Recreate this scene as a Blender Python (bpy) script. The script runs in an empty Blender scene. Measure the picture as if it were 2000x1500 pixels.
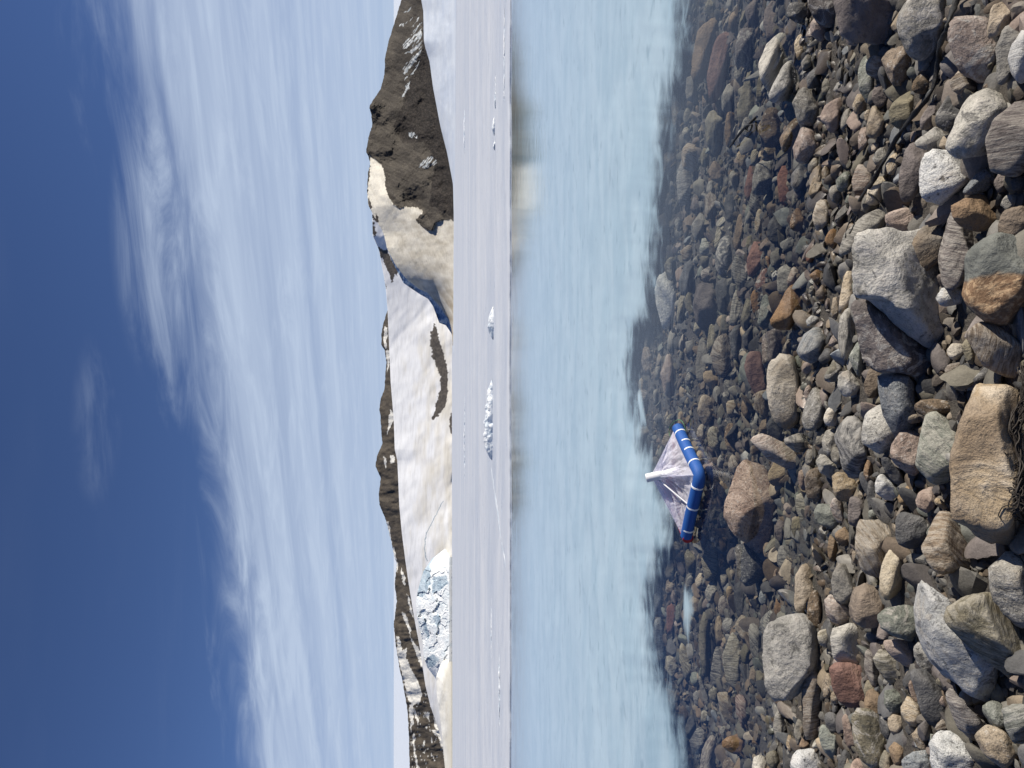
import bpy, math, random
import numpy as np
from mathutils import Vector, Matrix
from mathutils.bvhtree import BVHTree
scene = bpy.context.scene
COL = scene.collection
R = math.radians

# ------------------------------------------------------------ camera
FPX = 1387.0                       # focal length in pixels of the 2000 px wide photograph
PITCH = math.atan((1000 - 879) / FPX)
CAM = Vector((0, 0, 1.7))
FW = Vector((0, math.cos(PITCH), -math.sin(PITCH)))
UP = Vector((0, math.sin(PITCH), math.cos(PITCH)))
RT = Vector((1, 0, 0))
cam = bpy.data.cameras.new('camera')
cam.sensor_width = 36; cam.sensor_fit = 'HORIZONTAL'; cam.lens = 36 * FPX / 2000
cam.clip_start = 0.05; cam.clip_end = 30000
co = bpy.data.objects.new('camera', cam); COL.objects.link(co)
# the photographer held the camera on its side: the picture's left edge is up
mx = Matrix((-UP, RT, -FW)).transposed().to_4x4(); mx.translation = CAM
co.matrix_world = mx
scene.camera = co

# ------------------------------------------------------------ sky and sun
SUN_AZ, SUN_EL = R(96), R(38)      # azimuth from the view direction (+Y) towards the right (+X)
sd = Vector((math.sin(SUN_AZ) * math.cos(SUN_EL), math.cos(SUN_AZ) * math.cos(SUN_EL), math.sin(SUN_EL)))
sl = bpy.data.lights.new('sun', 'SUN'); sl.energy = 5.0; sl.angle = R(0.5); sl.color = (1.0, 0.93, 0.82)
so = bpy.data.objects.new('sun', sl); COL.objects.link(so)
so.rotation_euler = (-sd).to_track_quat('-Z', 'Y').to_euler()
w = bpy.data.worlds.new('World'); scene.world = w; w.use_nodes = True
nt = w.node_tree; N = nt.nodes; L = nt.links
for n in list(N): N.remove(n)
def nd(t, **k):
    n = N.new(t)
    for a, b in k.items(): setattr(n, a, b)
    return n
def mth(op, a, b=None, c=None):
    n = nd('ShaderNodeMath', operation=op)
    for i, v in enumerate((a, b, c)):
        if v is None: continue
        if isinstance(v, (int, float)): n.inputs[i].default_value = v
        else: L.new(v, n.inputs[i])
    return n.outputs[0]
def sstep(v, a, b, c=0.0, d=1.0):
    n = nd('ShaderNodeMapRange', interpolation_type='SMOOTHSTEP')
    L.new(v, n.inputs[0])
    for i, q in enumerate((a, b, c, d)): n.inputs[i + 1].default_value = q
    return n.outputs[0]
def noise3(x, y, z, scale, detail, rough=0.5, dist=0.0):
    c = nd('ShaderNodeCombineXYZ')
    for i, v in enumerate((x, y, z)):
        if isinstance(v, (int, float)): c.inputs[i].default_value = v
        else: L.new(v, c.inputs[i])
    n = nd('ShaderNodeTexNoise'); n.inputs['Scale'].default_value = scale
    n.inputs['Detail'].default_value = detail; n.inputs['Roughness'].default_value = rough
    n.inputs['Distortion'].default_value = dist
    L.new(c.outputs[0], n.inputs['Vector']); return n.outputs['Fac']
sky = nd('ShaderNodeTexSky', sky_type='NISHITA'); sky.sun_disc = False
sky.sun_elevation = SUN_EL; sky.sun_rotation = SUN_AZ
sky.altitude = 1200; sky.air_density = 0.9; sky.dust_density = 0.15; sky.ozone_density = 3.0
tc = nd('ShaderNodeTexCoord'); sp = nd('ShaderNodeSeparateXYZ'); L.new(tc.outputs['Generated'], sp.inputs[0])
zz = mth('MAXIMUM', sp.outputs[2], 0.012)
px = mth('DIVIDE', sp.outputs[0], zz); py = mth('DIVIDE', sp.outputs[1], zz)
cs = mth('MULTIPLY', mth('SUBTRACT', px, mth('MULTIPLY', py, 0.48)), 0.9)
ct = mth('MULTIPLY', mth('ADD', py, mth('MULTIPLY', px, 0.48)), 0.9)
lt = mth('LOGARITHM', mth('MAXIMUM', ct, 0.05), math.e)
st = mth('DIVIDE', cs, mth('MAXIMUM', mth('ABSOLUTE', ct), 0.3))
big = noise3(st, lt, 0.0, 1.6, 3, 0.55)
wisp = noise3(mth('MULTIPLY', cs, 0.8), mth('MULTIPLY', ct, 1.6), 1.7, 1.9, 9, 0.62, 0.9)
streak = noise3(mth('MULTIPLY', st, 0.75), mth('MULTIPLY', lt, 6.5), 3.0, 1.3, 8, 0.55, 0.25)
fine = noise3(mth('MULTIPLY', st, 3.0), mth('MULTIPLY', lt, 16.0), 8.0, 1.2, 6, 0.55, 0.5)
edge = mth('ADD', mth('SUBTRACT', ct, 2.32), mth('ADD', mth('MULTIPLY', mth('SUBTRACT', wisp, 0.5), 1.0), mth('MULTIPLY', mth('SUBTRACT', big, 0.5), 1.2)))
cover = sstep(edge, -0.12, 0.75)
body = mth('ADD', mth('MULTIPLY', sstep(streak, 0.25, 0.74), 0.56), mth('MULTIPLY', sstep(fine, 0.3, 0.75), 0.12))
body = mth('ADD', mth('MULTIPLY', body, 0.85), mth('MULTIPLY', sstep(wisp, 0.42, 0.72), 0.25))
dens = mth('MULTIPLY', cover, mth('ADD', mth('MULTIPLY', body, sstep(lt, 0.6, 2.3, 0.80, 0.42)), sstep(lt, 0.7, 2.2, 0.46, 0.62)))
# a separate faint tuft above the sheet
puff = mth('ADD', mth('POWER', mth('DIVIDE', mth('SUBTRACT', px, 0.50), 0.42), 2), mth('POWER', mth('DIVIDE', mth('SUBTRACT', py, 2.46), 0.24), 2))
dens = mth('ADD', dens, mth('MULTIPLY', sstep(puff, 1.5, 0.0), mth('MULTIPLY', sstep(wisp, 0.32, 0.62), 0.30)))
d1 = mth('ADD', mth('POWER', mth('DIVIDE', mth('SUBTRACT', px, -0.10), 0.22), 2), mth('POWER', mth('DIVIDE', mth('SUBTRACT', py, 2.12), 0.13), 2))
tuft = mth('MULTIPLY', sstep(d1, 1.6, 0.0), mth('MULTIPLY', sstep(wisp, 0.45, 0.72), 0.15))
thin = mth('MULTIPLY', sstep(noise3(mth('MULTIPLY', px, 0.6), mth('MULTIPLY', py, 1.8), 5.0, 1.2, 4, 0.5, 0.4), 0.55, 0.9), 0.05)
dens = mth('MINIMUM', mth('MAXIMUM', mth('ADD', mth('ADD', dens, tuft), thin), 0.0), 0.90)
b1 = nd('ShaderNodeBackground'); b1.inputs[1].default_value = 0.066
tint = nd('ShaderNodeMix', data_type='RGBA', blend_type='MULTIPLY'); tint.inputs[0].default_value = 1.0
tint.inputs[7].default_value = (0.74, 0.83, 1.10, 1)
L.new(sky.outputs[0], tint.inputs[6]); L.new(tint.outputs[2], b1.inputs[0])
b2 = nd('ShaderNodeBackground'); b2.inputs[0].default_value = (0.58, 0.69, 0.87, 1); b2.inputs[1].default_value = 0.80
mxs = nd('ShaderNodeMixShader'); L.new(dens, mxs.inputs[0]); L.new(b1.outputs[0], mxs.inputs[1]); L.new(b2.outputs[0], mxs.inputs[2])
wo = nd('ShaderNodeOutputWorld'); L.new(mxs.outputs[0], wo.inputs[0])
scene.view_settings.view_transform = 'Standard'; scene.view_settings.look = 'None'
scene.view_settings.exposure = 0.18; scene.view_settings.gamma = 1.0
scene.cycles.transparent_max_bounces = 16; scene.cycles.max_bounces = 8

# ------------------------------------------------------------ helpers
def ray(px, py):
    """world direction through a point of the photograph"""
    return -UP * ((px - 1000) / FPX) + RT * ((750 - py) / FPX) + FW
def rays(px, py):
    px = np.asarray(px, float); py = np.asarray(py, float)
    a = (px - 1000) / FPX; b = (750 - py) / FPX
    return np.stack([b * RT.x - a * UP.x + FW.x, -a * UP.y + FW.y + 0 * b, -a * UP.z + FW.z + 0 * b], -1)
def on_z(px, py, z=0.0):
    d = ray(px, py); return CAM + d * ((z - CAM.z) / d.z)
def _h(ix, iy, iz, s):
    n = (ix.astype(np.int64) * 374761393 + iy.astype(np.int64) * 668265263 + iz.astype(np.int64) * 2147483647 + s * 974711) & 0xffffffff
    n = ((n ^ (n >> 13)) * 1274126177) & 0xffffffff
    n = (n ^ (n >> 16)) * 2246822519 & 0xffffffff
    n = n ^ (n >> 15)
    return (n & 0xffffff) / float(0xffffff) * 2 - 1
def vnoise(p, s=0):
    i = np.floor(p).astype(np.int64); f = p - i; f = f * f * (3 - 2 * f)
    r = 0
    for dx in (0, 1):
        wx = f[..., 0] if dx else 1 - f[..., 0]
        for dy in (0, 1):
            wy = f[..., 1] if dy else 1 - f[..., 1]
            for dz in (0, 1):
                wz = f[..., 2] if dz else 1 - f[..., 2]
                r = r + wx * wy * wz * _h(i[..., 0] + dx, i[..., 1] + dy, i[..., 2] + dz, s)
    return r
def fbm(p, s=0, o=4, g=0.5):
    r = 0; a = 1.0
    for k in range(o):
        r = r + a * vnoise(p * (2.03 ** k) + k * 17.3, s + k); a *= g
    return r
def p3(x, y, z=0):
    x, y = np.broadcast_arrays(np.asarray(x, float), np.asarray(y, float))
    return np.stack([x, y, np.zeros_like(x) + z], -1)
def in_poly(x, y, poly):
    ins = np.zeros(np.shape(x), bool); n = len(poly)
    for i in range(n):
        x1, y1 = poly[i]; x2, y2 = poly[(i + 1) % n]
        if y1 == y2: continue
        c = ((y1 > y) != (y2 > y)) & (x < (x2 - x1) * (y - y1) / (y2 - y1) + x1)
        ins ^= c
    return ins
def mesh_obj(name, verts, faces, mat, parent=None, smooth=True, cols=None, loc=None):
    verts = np.asarray(verts, np.float32)
    me = bpy.data.meshes.new(name)
    if isinstance(faces, np.ndarray):
        k = faces.shape[1]
        me.vertices.add(len(verts)); me.vertices.foreach_set('co', verts.ravel())
        me.loops.add(faces.size); me.loops.foreach_set('vertex_index', faces.astype(np.int32).ravel())
        me.polygons.add(len(faces)); me.polygons.foreach_set('loop_start', np.arange(0, faces.size, k, dtype=np.int32))
        me.polygons.foreach_set('loop_total', np.full(len(faces), k, np.int32))
        me.update(calc_edges=True); me.validate()
    else:
        me.from_pydata([tuple(v) for v in verts.tolist()], [], faces)
    me.polygons.foreach_set('use_smooth', np.full(len(me.polygons), smooth))
    if cols is not None:
        a = me.color_attributes.new('Col', 'FLOAT_COLOR', 'POINT')
        c = np.ones((len(verts), 4), np.float32); c[:, :cols.shape[1]] = cols
        a.data.foreach_set('color', c.ravel())
    me.materials.append(mat)
    o = bpy.data.objects.new(name, me); COL.objects.link(o)
    if parent is not None: o.parent = parent
    if loc is not None: o.location = loc
    return o
def grid_faces(nu, nv):
    a = np.arange(nu * nv).reshape(nu, nv)
    return np.stack([a[:-1, :-1], a[1:, :-1], a[1:, 1:], a[:-1, 1:]], -1).reshape(-1, 4)
def tag(o, label, cat, group=None):
    o['label'] = label; o['category'] = cat
    if group: o['group'] = group
    return o
def interp(tab, v):
    t = sorted(tab); return np.interp(v, [a for a, b in t], [b for a, b in t])

class Mat:
    def __init__(s, name, rough=0.8, spec=0.3, color=(0.5, 0.5, 0.5)):
        s.m = bpy.data.materials.new(name); s.m.use_nodes = True
        s.t = s.m.node_tree; s.b = s.t.nodes['Principled BSDF']; s.out = s.t.nodes['Material Output']
        s.b.inputs['Roughness'].default_value = rough; s.b.inputs['Specular IOR Level'].default_value = spec
        s.b.inputs['Base Color'].default_value = (*color, 1)
    def n(s, t, **k):
        q = s.t.nodes.new(t)
        for a, b in k.items(): setattr(q, a, b)
        return q
    def l(s, a, b): s.t.links.new(a, b)
    def v(s, x, sock):
        if isinstance(x, (int, float)): sock.default_value = x
        elif isinstance(x, tuple): sock.default_value = (*x, 1) if len(x) == 3 else x
        else: s.l(x, sock)
    def math(s, op, a, b=0.0, clamp=False):
        q = s.n('ShaderNodeMath', operation=op); q.use_clamp = clamp; s.v(a, q.inputs[0]); s.v(b, q.inputs[1]); return q.outputs[0]
    def noise(s, vec, scale, detail=4, rough=0.55, dist=0.0):
        q = s.n('ShaderNodeTexNoise'); s.l(vec, q.inputs['Vector'])
        q.inputs['Scale'].default_value = scale; q.inputs['Detail'].default_value = detail
        q.inputs['Roughness'].default_value = rough; q.inputs['Distortion'].default_value = dist
        return q.outputs['Fac']
    def ss(s, v, a, b, c=0.0, d=1.0):
        q = s.n('ShaderNodeMapRange', interpolation_type='SMOOTHSTEP'); s.v(v, q.inputs[0])
        for i, k in enumerate((a, b, c, d)): q.inputs[i + 1].default_value = k
        return q.outputs[0]
    def mix(s, f, a, b, mode='MIX'):
        q = s.n('ShaderNodeMix', data_type='RGBA', blend_type=mode)
        s.v(f, q.inputs[0]); s.v(a, q.inputs[6]); s.v(b, q.inputs[7]); return q.outputs[2]
    def scale(s, vec, xyz):
        q = s.n('ShaderNodeVectorMath', operation='MULTIPLY'); s.l(vec, q.inputs[0]); q.inputs[1].default_value = xyz; return q.outputs[0]
    def bump(s, h, strength, dist, prev=None):
        q = s.n('ShaderNodeBump'); q.inputs['Strength'].default_value = strength; q.inputs['Distance'].default_value = dist
        s.l(h, q.inputs['Height'])
        if prev is not None: s.l(prev, q.inputs['Normal'])
        return q.outputs[0]
    def pos(s): return s.n('ShaderNodeNewGeometry').outputs['Position']
    def objc(s): return s.n('ShaderNodeTexCoord').outputs['Object']
    def col(s, c): s.v(c, s.b.inputs['Base Color'])
    def vc(s):
        q = s.n('ShaderNodeVertexColor'); q.layer_name = 'Col'; return q.outputs['Color']

# ------------------------------------------------------------ the shore profile
WL = [(-400, 1500), (0, 1560), (300, 1600), (600, 1590), (800, 1565), (950, 1615), (1100, 1590), (1250, 1560), (1350, 1520), (1500, 1490), (1900, 1470)]
_w = [on_z(b, a) for a, b in WL]
WX = sorted((p.x, p.y) for p in _w)
def ground_z(x, y):
    W = np.interp(x, [a for a, b in WX], [b for a, b in WX])
    d = W - y
    z = np.where(d > 0, d * 0.10 + np.clip(d - 1.3, 0, 3) * 0.03, d * 0.19)
    z = np.maximum(z, -0.25 + 0 * z)
    return z + 0.012 * fbm(p3(x * 1.3, y * 1.3), 3, 2)
def on_ground(px, py, h=0.0):
    d = ray(px, py); z = h
    for _ in range(25):
        p = CAM + d * ((z - CAM.z) / d.z)
        z = 0.5 * z + 0.5 * (float(ground_z(np.array(p.x), np.array(p.y))) + h)
    return CAM + d * ((z - CAM.z) / d.z)

# ------------------------------------------------------------ ground, water, ice sheets
m = Mat('gravel bed', 0.9)
P = m.pos(); n1 = m.noise(P, 6, 5); n2 = m.noise(P, 60, 5, 0.6)
m.col(m.mix(n2, m.mix(n1, (0.04, 0.036, 0.032), (0.07, 0.062, 0.053)), (0.10, 0.09, 0.078)))
m.l(m.bump(n2, 0.8, 0.02), m.b.inputs['Normal'])
xs = np.linspace(-11, 11, 330); ys = np.linspace(-2.5, 26, 420)
X, Y = np.meshgrid(xs, ys, indexing='ij')
Z = ground_z(X, Y) + 0.008 * fbm(p3(X * 9, Y * 9), 5, 3)
o = mesh_obj('ground', np.stack([X, Y, Z], -1).reshape(-1, 3), grid_faces(330, 420), m.m); o['kind'] = 'structure'

# water: a clear sheet that mirrors by Fresnel; ripples are bump
m = Mat('clear lake water')
m.t.nodes.remove(m.b)
P = m.pos()
far = m.n('ShaderNodeSeparateXYZ'); m.l(P, far.inputs[0])
rp = m.noise(m.scale(P, (0.8, 1.6, 1)), 4.0, 3, 0.5, 0.3)
rp2 = m.noise(m.scale(P, (1.2, 2.6, 1)), 11.0, 3, 0.5, 0.3)
b_ = m.bump(rp2, 0.06, 0.005, m.bump(rp, 0.12, 0.012))
gl = m.n('ShaderNodeBsdfGlossy'); gl.inputs['Roughness'].default_value = 0.06; m.l(b_, gl.inputs['Normal'])
gl.inputs['Color'].default_value = (0.92, 0.95, 1, 1)
tr = m.n('ShaderNodeBsdfTransparent'); tr.inputs[0].default_value = (0.93, 0.955, 0.955, 1)
gg = m.n('ShaderNodeNewGeometry'); dt = m.n('ShaderNodeVectorMath', operation='DOT_PRODUCT')
m.l(b_, dt.inputs[0]); m.l(gg.outputs['Incoming'], dt.inputs[1])
ca_ = m.math('ABSOLUTE', dt.outputs['Value'])      # Schlick's Fresnel term for water, the same from above and below
fres = m.math('ADD', 0.02, m.math('MULTIPLY', 0.98, m.math('POWER', m.math('SUBTRACT', 1.0, ca_, True), 5.0)))
ms = m.n('ShaderNodeMixShader'); m.l(fres, ms.inputs[0]); m.l(tr.outputs[0], ms.inputs[1]); m.l(gl.outputs[0], ms.inputs[2])
m.l(ms.outputs[0], m.out.inputs['Surface'])
xs = np.linspace(-30, 30, 60); ys = np.linspace(0.5, 21.5, 40)
X, Y = np.meshgrid(xs, ys, indexing='ij')
o = mesh_obj('water', np.stack([X, Y, 0 * X], -1).reshape(-1, 3), grid_faces(60, 40), m.m); o['kind'] = 'structure'

# pale rotten ice lying just under the water, breaking up into slush towards the shore
m = Mat('submerged ice', 0.9, 0.1)
P = m.pos(); c = m.vc()
sx = m.scale(P, (0.55, 1.6, 1))
n1 = m.noise(sx, 1.5, 5, 0.55, 0.4); n2 = m.noise(sx, 6, 5, 0.6, 0.3)
n3 = m.noise(m.scale(P, (1.2, 1.9, 1)), 3.2, 3, 0.5, 0.2)
base = m.mix(m.ss(n1, 0.35, 0.65), (0.40, 0.52, 0.585), (0.50, 0.61, 0.665))
base = m.mix(m.ss(n3, 0.56, 0.78, 0.0, 0.6), base, (0.22, 0.31, 0.36))
base = m.mix(m.ss(n2, 0.55, 0.8, 0, 0.35), base, (0.52, 0.61, 0.65))
py_ = m.n('ShaderNodeSeparateXYZ'); m.l(P, py_.inputs[0])     # grey-tan reflection band put into the ice colour near the floe edge
base = m.mix(m.math('MULTIPLY', m.ss(py_.outputs[1], 14.5, 19.8), m.ss(n1, 0.35, 0.6, 0.45, 1.0)), base, (0.20, 0.215, 0.20))
m.col(base)
sc = m.n('ShaderNodeSeparateColor'); m.l(c, sc.inputs[0])
al = m.math('ADD', sc.outputs[0], m.math('MULTIPLY', m.math('SUBTRACT', m.noise(m.scale(P, (0.8, 1.5, 1)), 3.5, 6, 0.55, 0.6), 0.5), m.math('MULTIPLY', m.math('SUBTRACT', 1.0, sc.outputs[0]), 1.5)), True)
al = m.ss(al, 0.22, 0.72)
m.l(al, m.b.inputs['Alpha'])
m.l(m.bump(n2, 0.3, 0.02), m.b.inputs['Normal'])
EDGE = [(-500, 1350), (0, 1340), (100, 1335), (200, 1312), (300, 1303), (400, 1290), (470, 1285), (530, 1280), (620, 1260), (650, 1242), (700, 1234), (800, 1236), (860, 1258), (930, 1285), (1000, 1322), (1050, 1315), (1100, 1292), (1140, 1276), (1200, 1275), (1300, 1285), (1340, 1300), (1400, 1330), (1450, 1340), (1500, 1345), (2000, 1345)]
nu, nv = 700, 90
yy = np.linspace(-700, 2200, nu); ee = interp(EDGE, yy) + 4 * fbm(p3(yy / 18, 0 * yy), 9, 3)
vs = np.zeros((nu, nv, 3)); cc = np.zeros((nu, nv, 3))
t = np.linspace(0, 1, nv) ** 2.2
for j in range(nv):
    # from a little shoreward of the edge out to the lake ice
    dd = rays(ee + 10, yy); s0 = (-0.03 - CAM.z) / dd[:, 2]
    e = np.stack([dd[:, 0] * s0, dd[:, 1] * s0], -1)
    out = np.stack([e[:, 0] * (20.8 / e[:, 1]), 20.8 + 0 * e[:, 1]], -1)
    pt = e + (out - e) * t[j]
    dist = np.linalg.norm(pt - e, axis=1)
    cov = np.clip(dist / 1.25, 0, 1) ** 0.8
    z = -0.09 + 0.045 * np.clip(dist / 1.5, 0, 1) + 0.012 * fbm(p3(pt[:, 0] * 2, pt[:, 1] * 3), 2, 3)
    vs[:, j] = np.stack([pt[:, 0], pt[:, 1], np.minimum(z, -0.012)], -1); cc[:, j] = cov[:, None]
ICE_M = m.m
o = mesh_obj('submerged_ice', vs.reshape(-1, 3), grid_faces(nu, nv), m.m, cols=cc.reshape(-1, 3)); o['kind'] = 'structure'
# stray slush patches off the edge
def slush(pts, z, name='slush_patch'):
    cx = sum(p[0] for p in pts) / len(pts); cy = sum(p[1] for p in pts) / len(pts)
    ring = [on_z(a, b, z) for a, b in pts]; n = 48
    ang = np.linspace(0, 2 * math.pi, n, endpoint=False)
    c0 = on_z(cx, cy, z)
    P2 = np.array([(r.x - c0.x, r.y - c0.y) for r in ring])
    V = [(c0.x, c0.y, z)]; C = [(0.68,) * 3]
    rad = poly_radius(P2, ang)
    for k, f in enumerate((0.35, 0.8, 1.2, 1.7)):
        for a, r in zip(ang, rad):
            V.append((c0.x + math.cos(a) * r * f, c0.y + math.sin(a) * r * f, z - 0.004 * k)); C.append(((0.62, 0.5, 0.28, -0.2)[k],) * 3)
    F = [(0, 1 + i, 1 + (i + 1) % n) for i in range(n)]
    for k in range(3):
        F += [(1 + k * n + i, 1 + (k + 1) * n + i, 1 + (k + 1) * n + (i + 1) % n, 1 + k * n + (i + 1) % n) for i in range(n)]
    return mesh_obj(name, V, F, ICE_M, cols=np.array(C))
def poly_radius(P2, ang):
    """radius of a star shaped outline (around the origin) in the directions ang"""
    r = np.full(len(ang), 1e9); n = len(P2); dx, dy = np.cos(ang), np.sin(ang)
    for i in range(n):
        a = P2[i]; b = P2[(i + 1) % n]; e = b - a
        den = dx * e[1] - dy * e[0]
        den = np.where(np.abs(den) < 1e-12, 1e-12, den)
        tt = (a[0] * e[1] - a[1] * e[0]) / den; ss = (a[0] * dy - a[1] * dx) / den
        ok = (tt > 1e-6) & (ss >= -1e-6) & (ss <= 1 + 1e-6)
        r = np.where(ok & (tt < r), tt, r)
    bad = r > 1e8
    if bad.any(): r[bad] = np.median(r[~bad])
    return r
for i, (q, lab) in enumerate([([(1333, 1150), (1350, 1152), (1352, 1190), (1342, 1248), (1334, 1215)], 'pointed tongue of pale slush floating off the ice edge over dark stones'),
        ([(1300, 870), (1308, 872), (1330, 935), (1318, 940), (1300, 900)], 'thin streak of pale slush drifting beside the green cord loop'),
        ([(1243, 765), (1252, 770), (1262, 830), (1250, 832)], 'small wisp of slush off the ice edge above the net trap')]):
    o = slush(q, -0.015 - 0.002 * i); tag(o, lab, 'slush')

# lake ice
m = Mat('lake ice', 0.6, 0.4)
P = m.pos()
sx = m.scale(P, (0.12, 0.55, 1))
n1 = m.noise(sx, 0.35, 6, 0.6, 0.3); n2 = m.noise(m.scale(P, (0.35, 1.0, 1)), 1.3, 6, 0.65, 0.2); n3 = m.noise(P, 14, 3, 0.7)
base = m.mix(m.ss(n1, 0.36, 0.66), (0.48, 0.52, 0.585), (0.58, 0.605, 0.645))
base = m.mix(m.ss(n2, 0.56, 0.74, 0, 0.4), base, (0.70, 0.73, 0.77))
base = m.mix(m.ss(n2, 0.38, 0.26, 0, 0.4), base, (0.26, 0.33, 0.43))
m.col(base)
m.l(m.bump(n3, 0.5, 0.02, m.bump(n2, 0.5, 0.08)), m.b.inputs['Normal'])
m.l(m.ss(n2, 0.3, 0.6, 0.25, 0.75), m.b.inputs['Roughness'])
LAKE_M = m.m
nu = 900
ex = np.linspace(-9000, 9000, 5); 
xs = np.concatenate([[-9000, -3000, -600, -120], np.linspace(-35, 35, nu), [120, 600, 3000, 9000]])
ye = 20.0 + 0.10 * fbm(p3(xs * 0.5, 0 * xs), 4, 4) + 0.03 * xs * (np.abs(xs) < 40) * -0.2
rows = [ye + 0.06, ye, ye + 0.03, ye + 0.25]
zz_ = [-0.15 + 0 * xs, 0.006 + 0 * xs, 0.035 + 0 * xs, 0.05 + 0.01 * fbm(p3(xs * 1.3, 0 * xs), 1, 3)]
for yv in list(np.linspace(21, 40, 60)) + [45, 52, 60, 75, 100, 140, 200, 320, 600, 1200, 3000, 9000]:
    f = min(1, (yv - 20.5) / 3)
    rows.append(yv + 0 * xs)
    zz_.append(0.05 + 0.012 * fbm(p3(xs * 0.6, yv * 2.0 + 0 * xs), 1, 4) * (1 if yv < 60 else 0.3))
V = np.stack([np.tile(xs, (len(rows), 1)), np.array(rows), np.array(zz_)], -1).transpose(1, 0, 2)
o = mesh_obj('lake_ice', V.reshape(-1, 3), grid_faces(len(xs), len(rows)), m.m); o['kind'] = 'structure'
# ------------------------------------------------------------ far terrain: each slope has its own distance, height and back
def layer(name, top, bot, dtop, dbot, nu, nv, cfun, disp, mat, y0, y1, curve=1.0, seed=0):
    """a hillside: rows run from its foot (dbot metres out) up and back to its crest (dtop metres out)"""
    yy = np.linspace(y0, y1, nu); tt = np.linspace(0, 1, nv)
    xt = interp(top, yy); xb = interp(bot, yy)
    jt = 0.5 * fbm(p3(yy / 3.1, 0 * yy), seed + 5, 3)
    Dt = interp(dtop, yy) if isinstance(dtop, list) else dtop + 0 * yy
    Db = interp(dbot, yy) if isinstance(dbot, list) else dbot + 0 * yy
    def soft(v, px_):
        k = max(1, int(px_ / (yy[1] - yy[0]))); q = np.pad(v, k, 'edge'); h = np.hanning(2 * k + 3)[1:-1]; return np.convolve(q, h / h.sum(), 'valid')
    Dt, Db, xs_ = soft(Dt, 90), soft(Db, 90), soft(xt, 26); xt = soft(xt, 3)
    PX = xb[:, None] + (xs_ - xb)[:, None] * tt[None] + (xt - xs_)[:, None] * tt[None] ** 4 + jt[:, None] * (0.2 if mat == SNOWY else 1.0) * tt[None] ** 30; PY = np.repeat(yy[:, None], nv, 1)
    D = Db[:, None] + (Dt - Db)[:, None] * (tt[None] ** curve)
    D = D + disp(PX, PY, np.repeat(tt[None], nu, 0))
    d = rays(PX, PY); k = D / d[..., 1]
    V = d * k[..., None] + np.array(CAM)
    cols = cfun(PX, PY)
    # the far side falls away behind the crest, the foot goes into the ground
    bk = V[:, -1].copy(); bk[:, 1] += 0.25 * (Dt - Db) + 10; bk[:, 2] -= 0.1 * np.abs(bk[:, 2]) + 2
    bk2 = bk.copy(); bk2[:, 1] += 0.5 * (Dt - Db) + 30; bk2[:, 2] = -3
    ft = V[:, 0].copy(); ft[:, 2] = np.minimum(ft[:, 2] - 2, -2)
    V = np.concatenate([ft[:, None], V, bk[:, None], bk2[:, None]], 1)
    cols = np.concatenate([cols[:, :1], cols, cols[:, -1:], cols[:, -1:]], 1)
    o = mesh_obj(name, V.reshape(-1, 3), grid_faces(nu, nv + 3), mat, cols=cols.reshape(-1, 3)); o['kind'] = 'structure'
    return o
def Z1(*p): return [(700 + a / 3.75, b / 3.75) for a, b in p]
def Z2(*p): return [(700 + a / 3.75, 400 + b / 3.75) for a, b in p]
def Z3(*p): return [(700 + a / 3.75, 750 + b / 3.75) for a, b in p]
def Z4(*p): return [(700 + a / 3.75, 1100 + b / 3.75) for a, b in p]
def sw(p): return [(b, a) for a, b in p]
def paint(PX, PY, polys, jit=1.6, seed=0):
    jx = PX + jit * fbm(p3(PX / 4, PY / 4), seed + 11, 4); jy = PY + jit * fbm(p3(PX / 4, PY / 4), seed + 31, 4)
    r = np.zeros(PX.shape, bool)
    for q in polys: r |= in_poly(jx, jy, q)
    return r
def lerp(a, b, t): return np.asarray(a) * (1 - t[..., None]) + np.asarray(b) * t[..., None]

def terrain_mat(name, s1, s2, amt, bump, bd, rough=0.9):
    m = Mat(name, rough, 0.15)
    P = m.pos(); c = m.vc()
    n1 = m.noise(P, s1, 6, 0.65); n2 = m.noise(P, s2, 4, 0.7)
    f = m.math('ADD', m.math('MULTIPLY', m.math('SUBTRACT', n1, 0.5), amt), m.math('MULTIPLY', m.math('SUBTRACT', n2, 0.5), amt))
    g = m.n('ShaderNodeCombineColor')
    v = m.math('ADD', f, 1.0)
    for i in range(3): m.l(v, g.inputs[i])
    m.col(m.mix(1.0, c, g.outputs[0], 'MULTIPLY'))
    m.l(m.bump(n2, bump, bd), m.b.inputs['Normal'])
    return m.m
ROCKY = terrain_mat('moraine scree', 0.35, 1.7, 1.5, 0.9, 0.6)
SNOWY = terrain_mat('old snow', 0.05, 0.5, 0.30, 0.5, 0.35, 0.75)

# ice cap on the horizon, distance haze put into its bluish colour
layer('ice_cap', [(-900, 769), (2400, 769)], [(-900, 815), (2400, 815)], 9000, 6000, 60, 8,
      lambda x, y: np.broadcast_to(np.array([0.62, 0.68, 0.76]), x.shape + (3,)).copy(), lambda x, y, t: 0 * x, SNOWY, -800, 2300)

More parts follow.
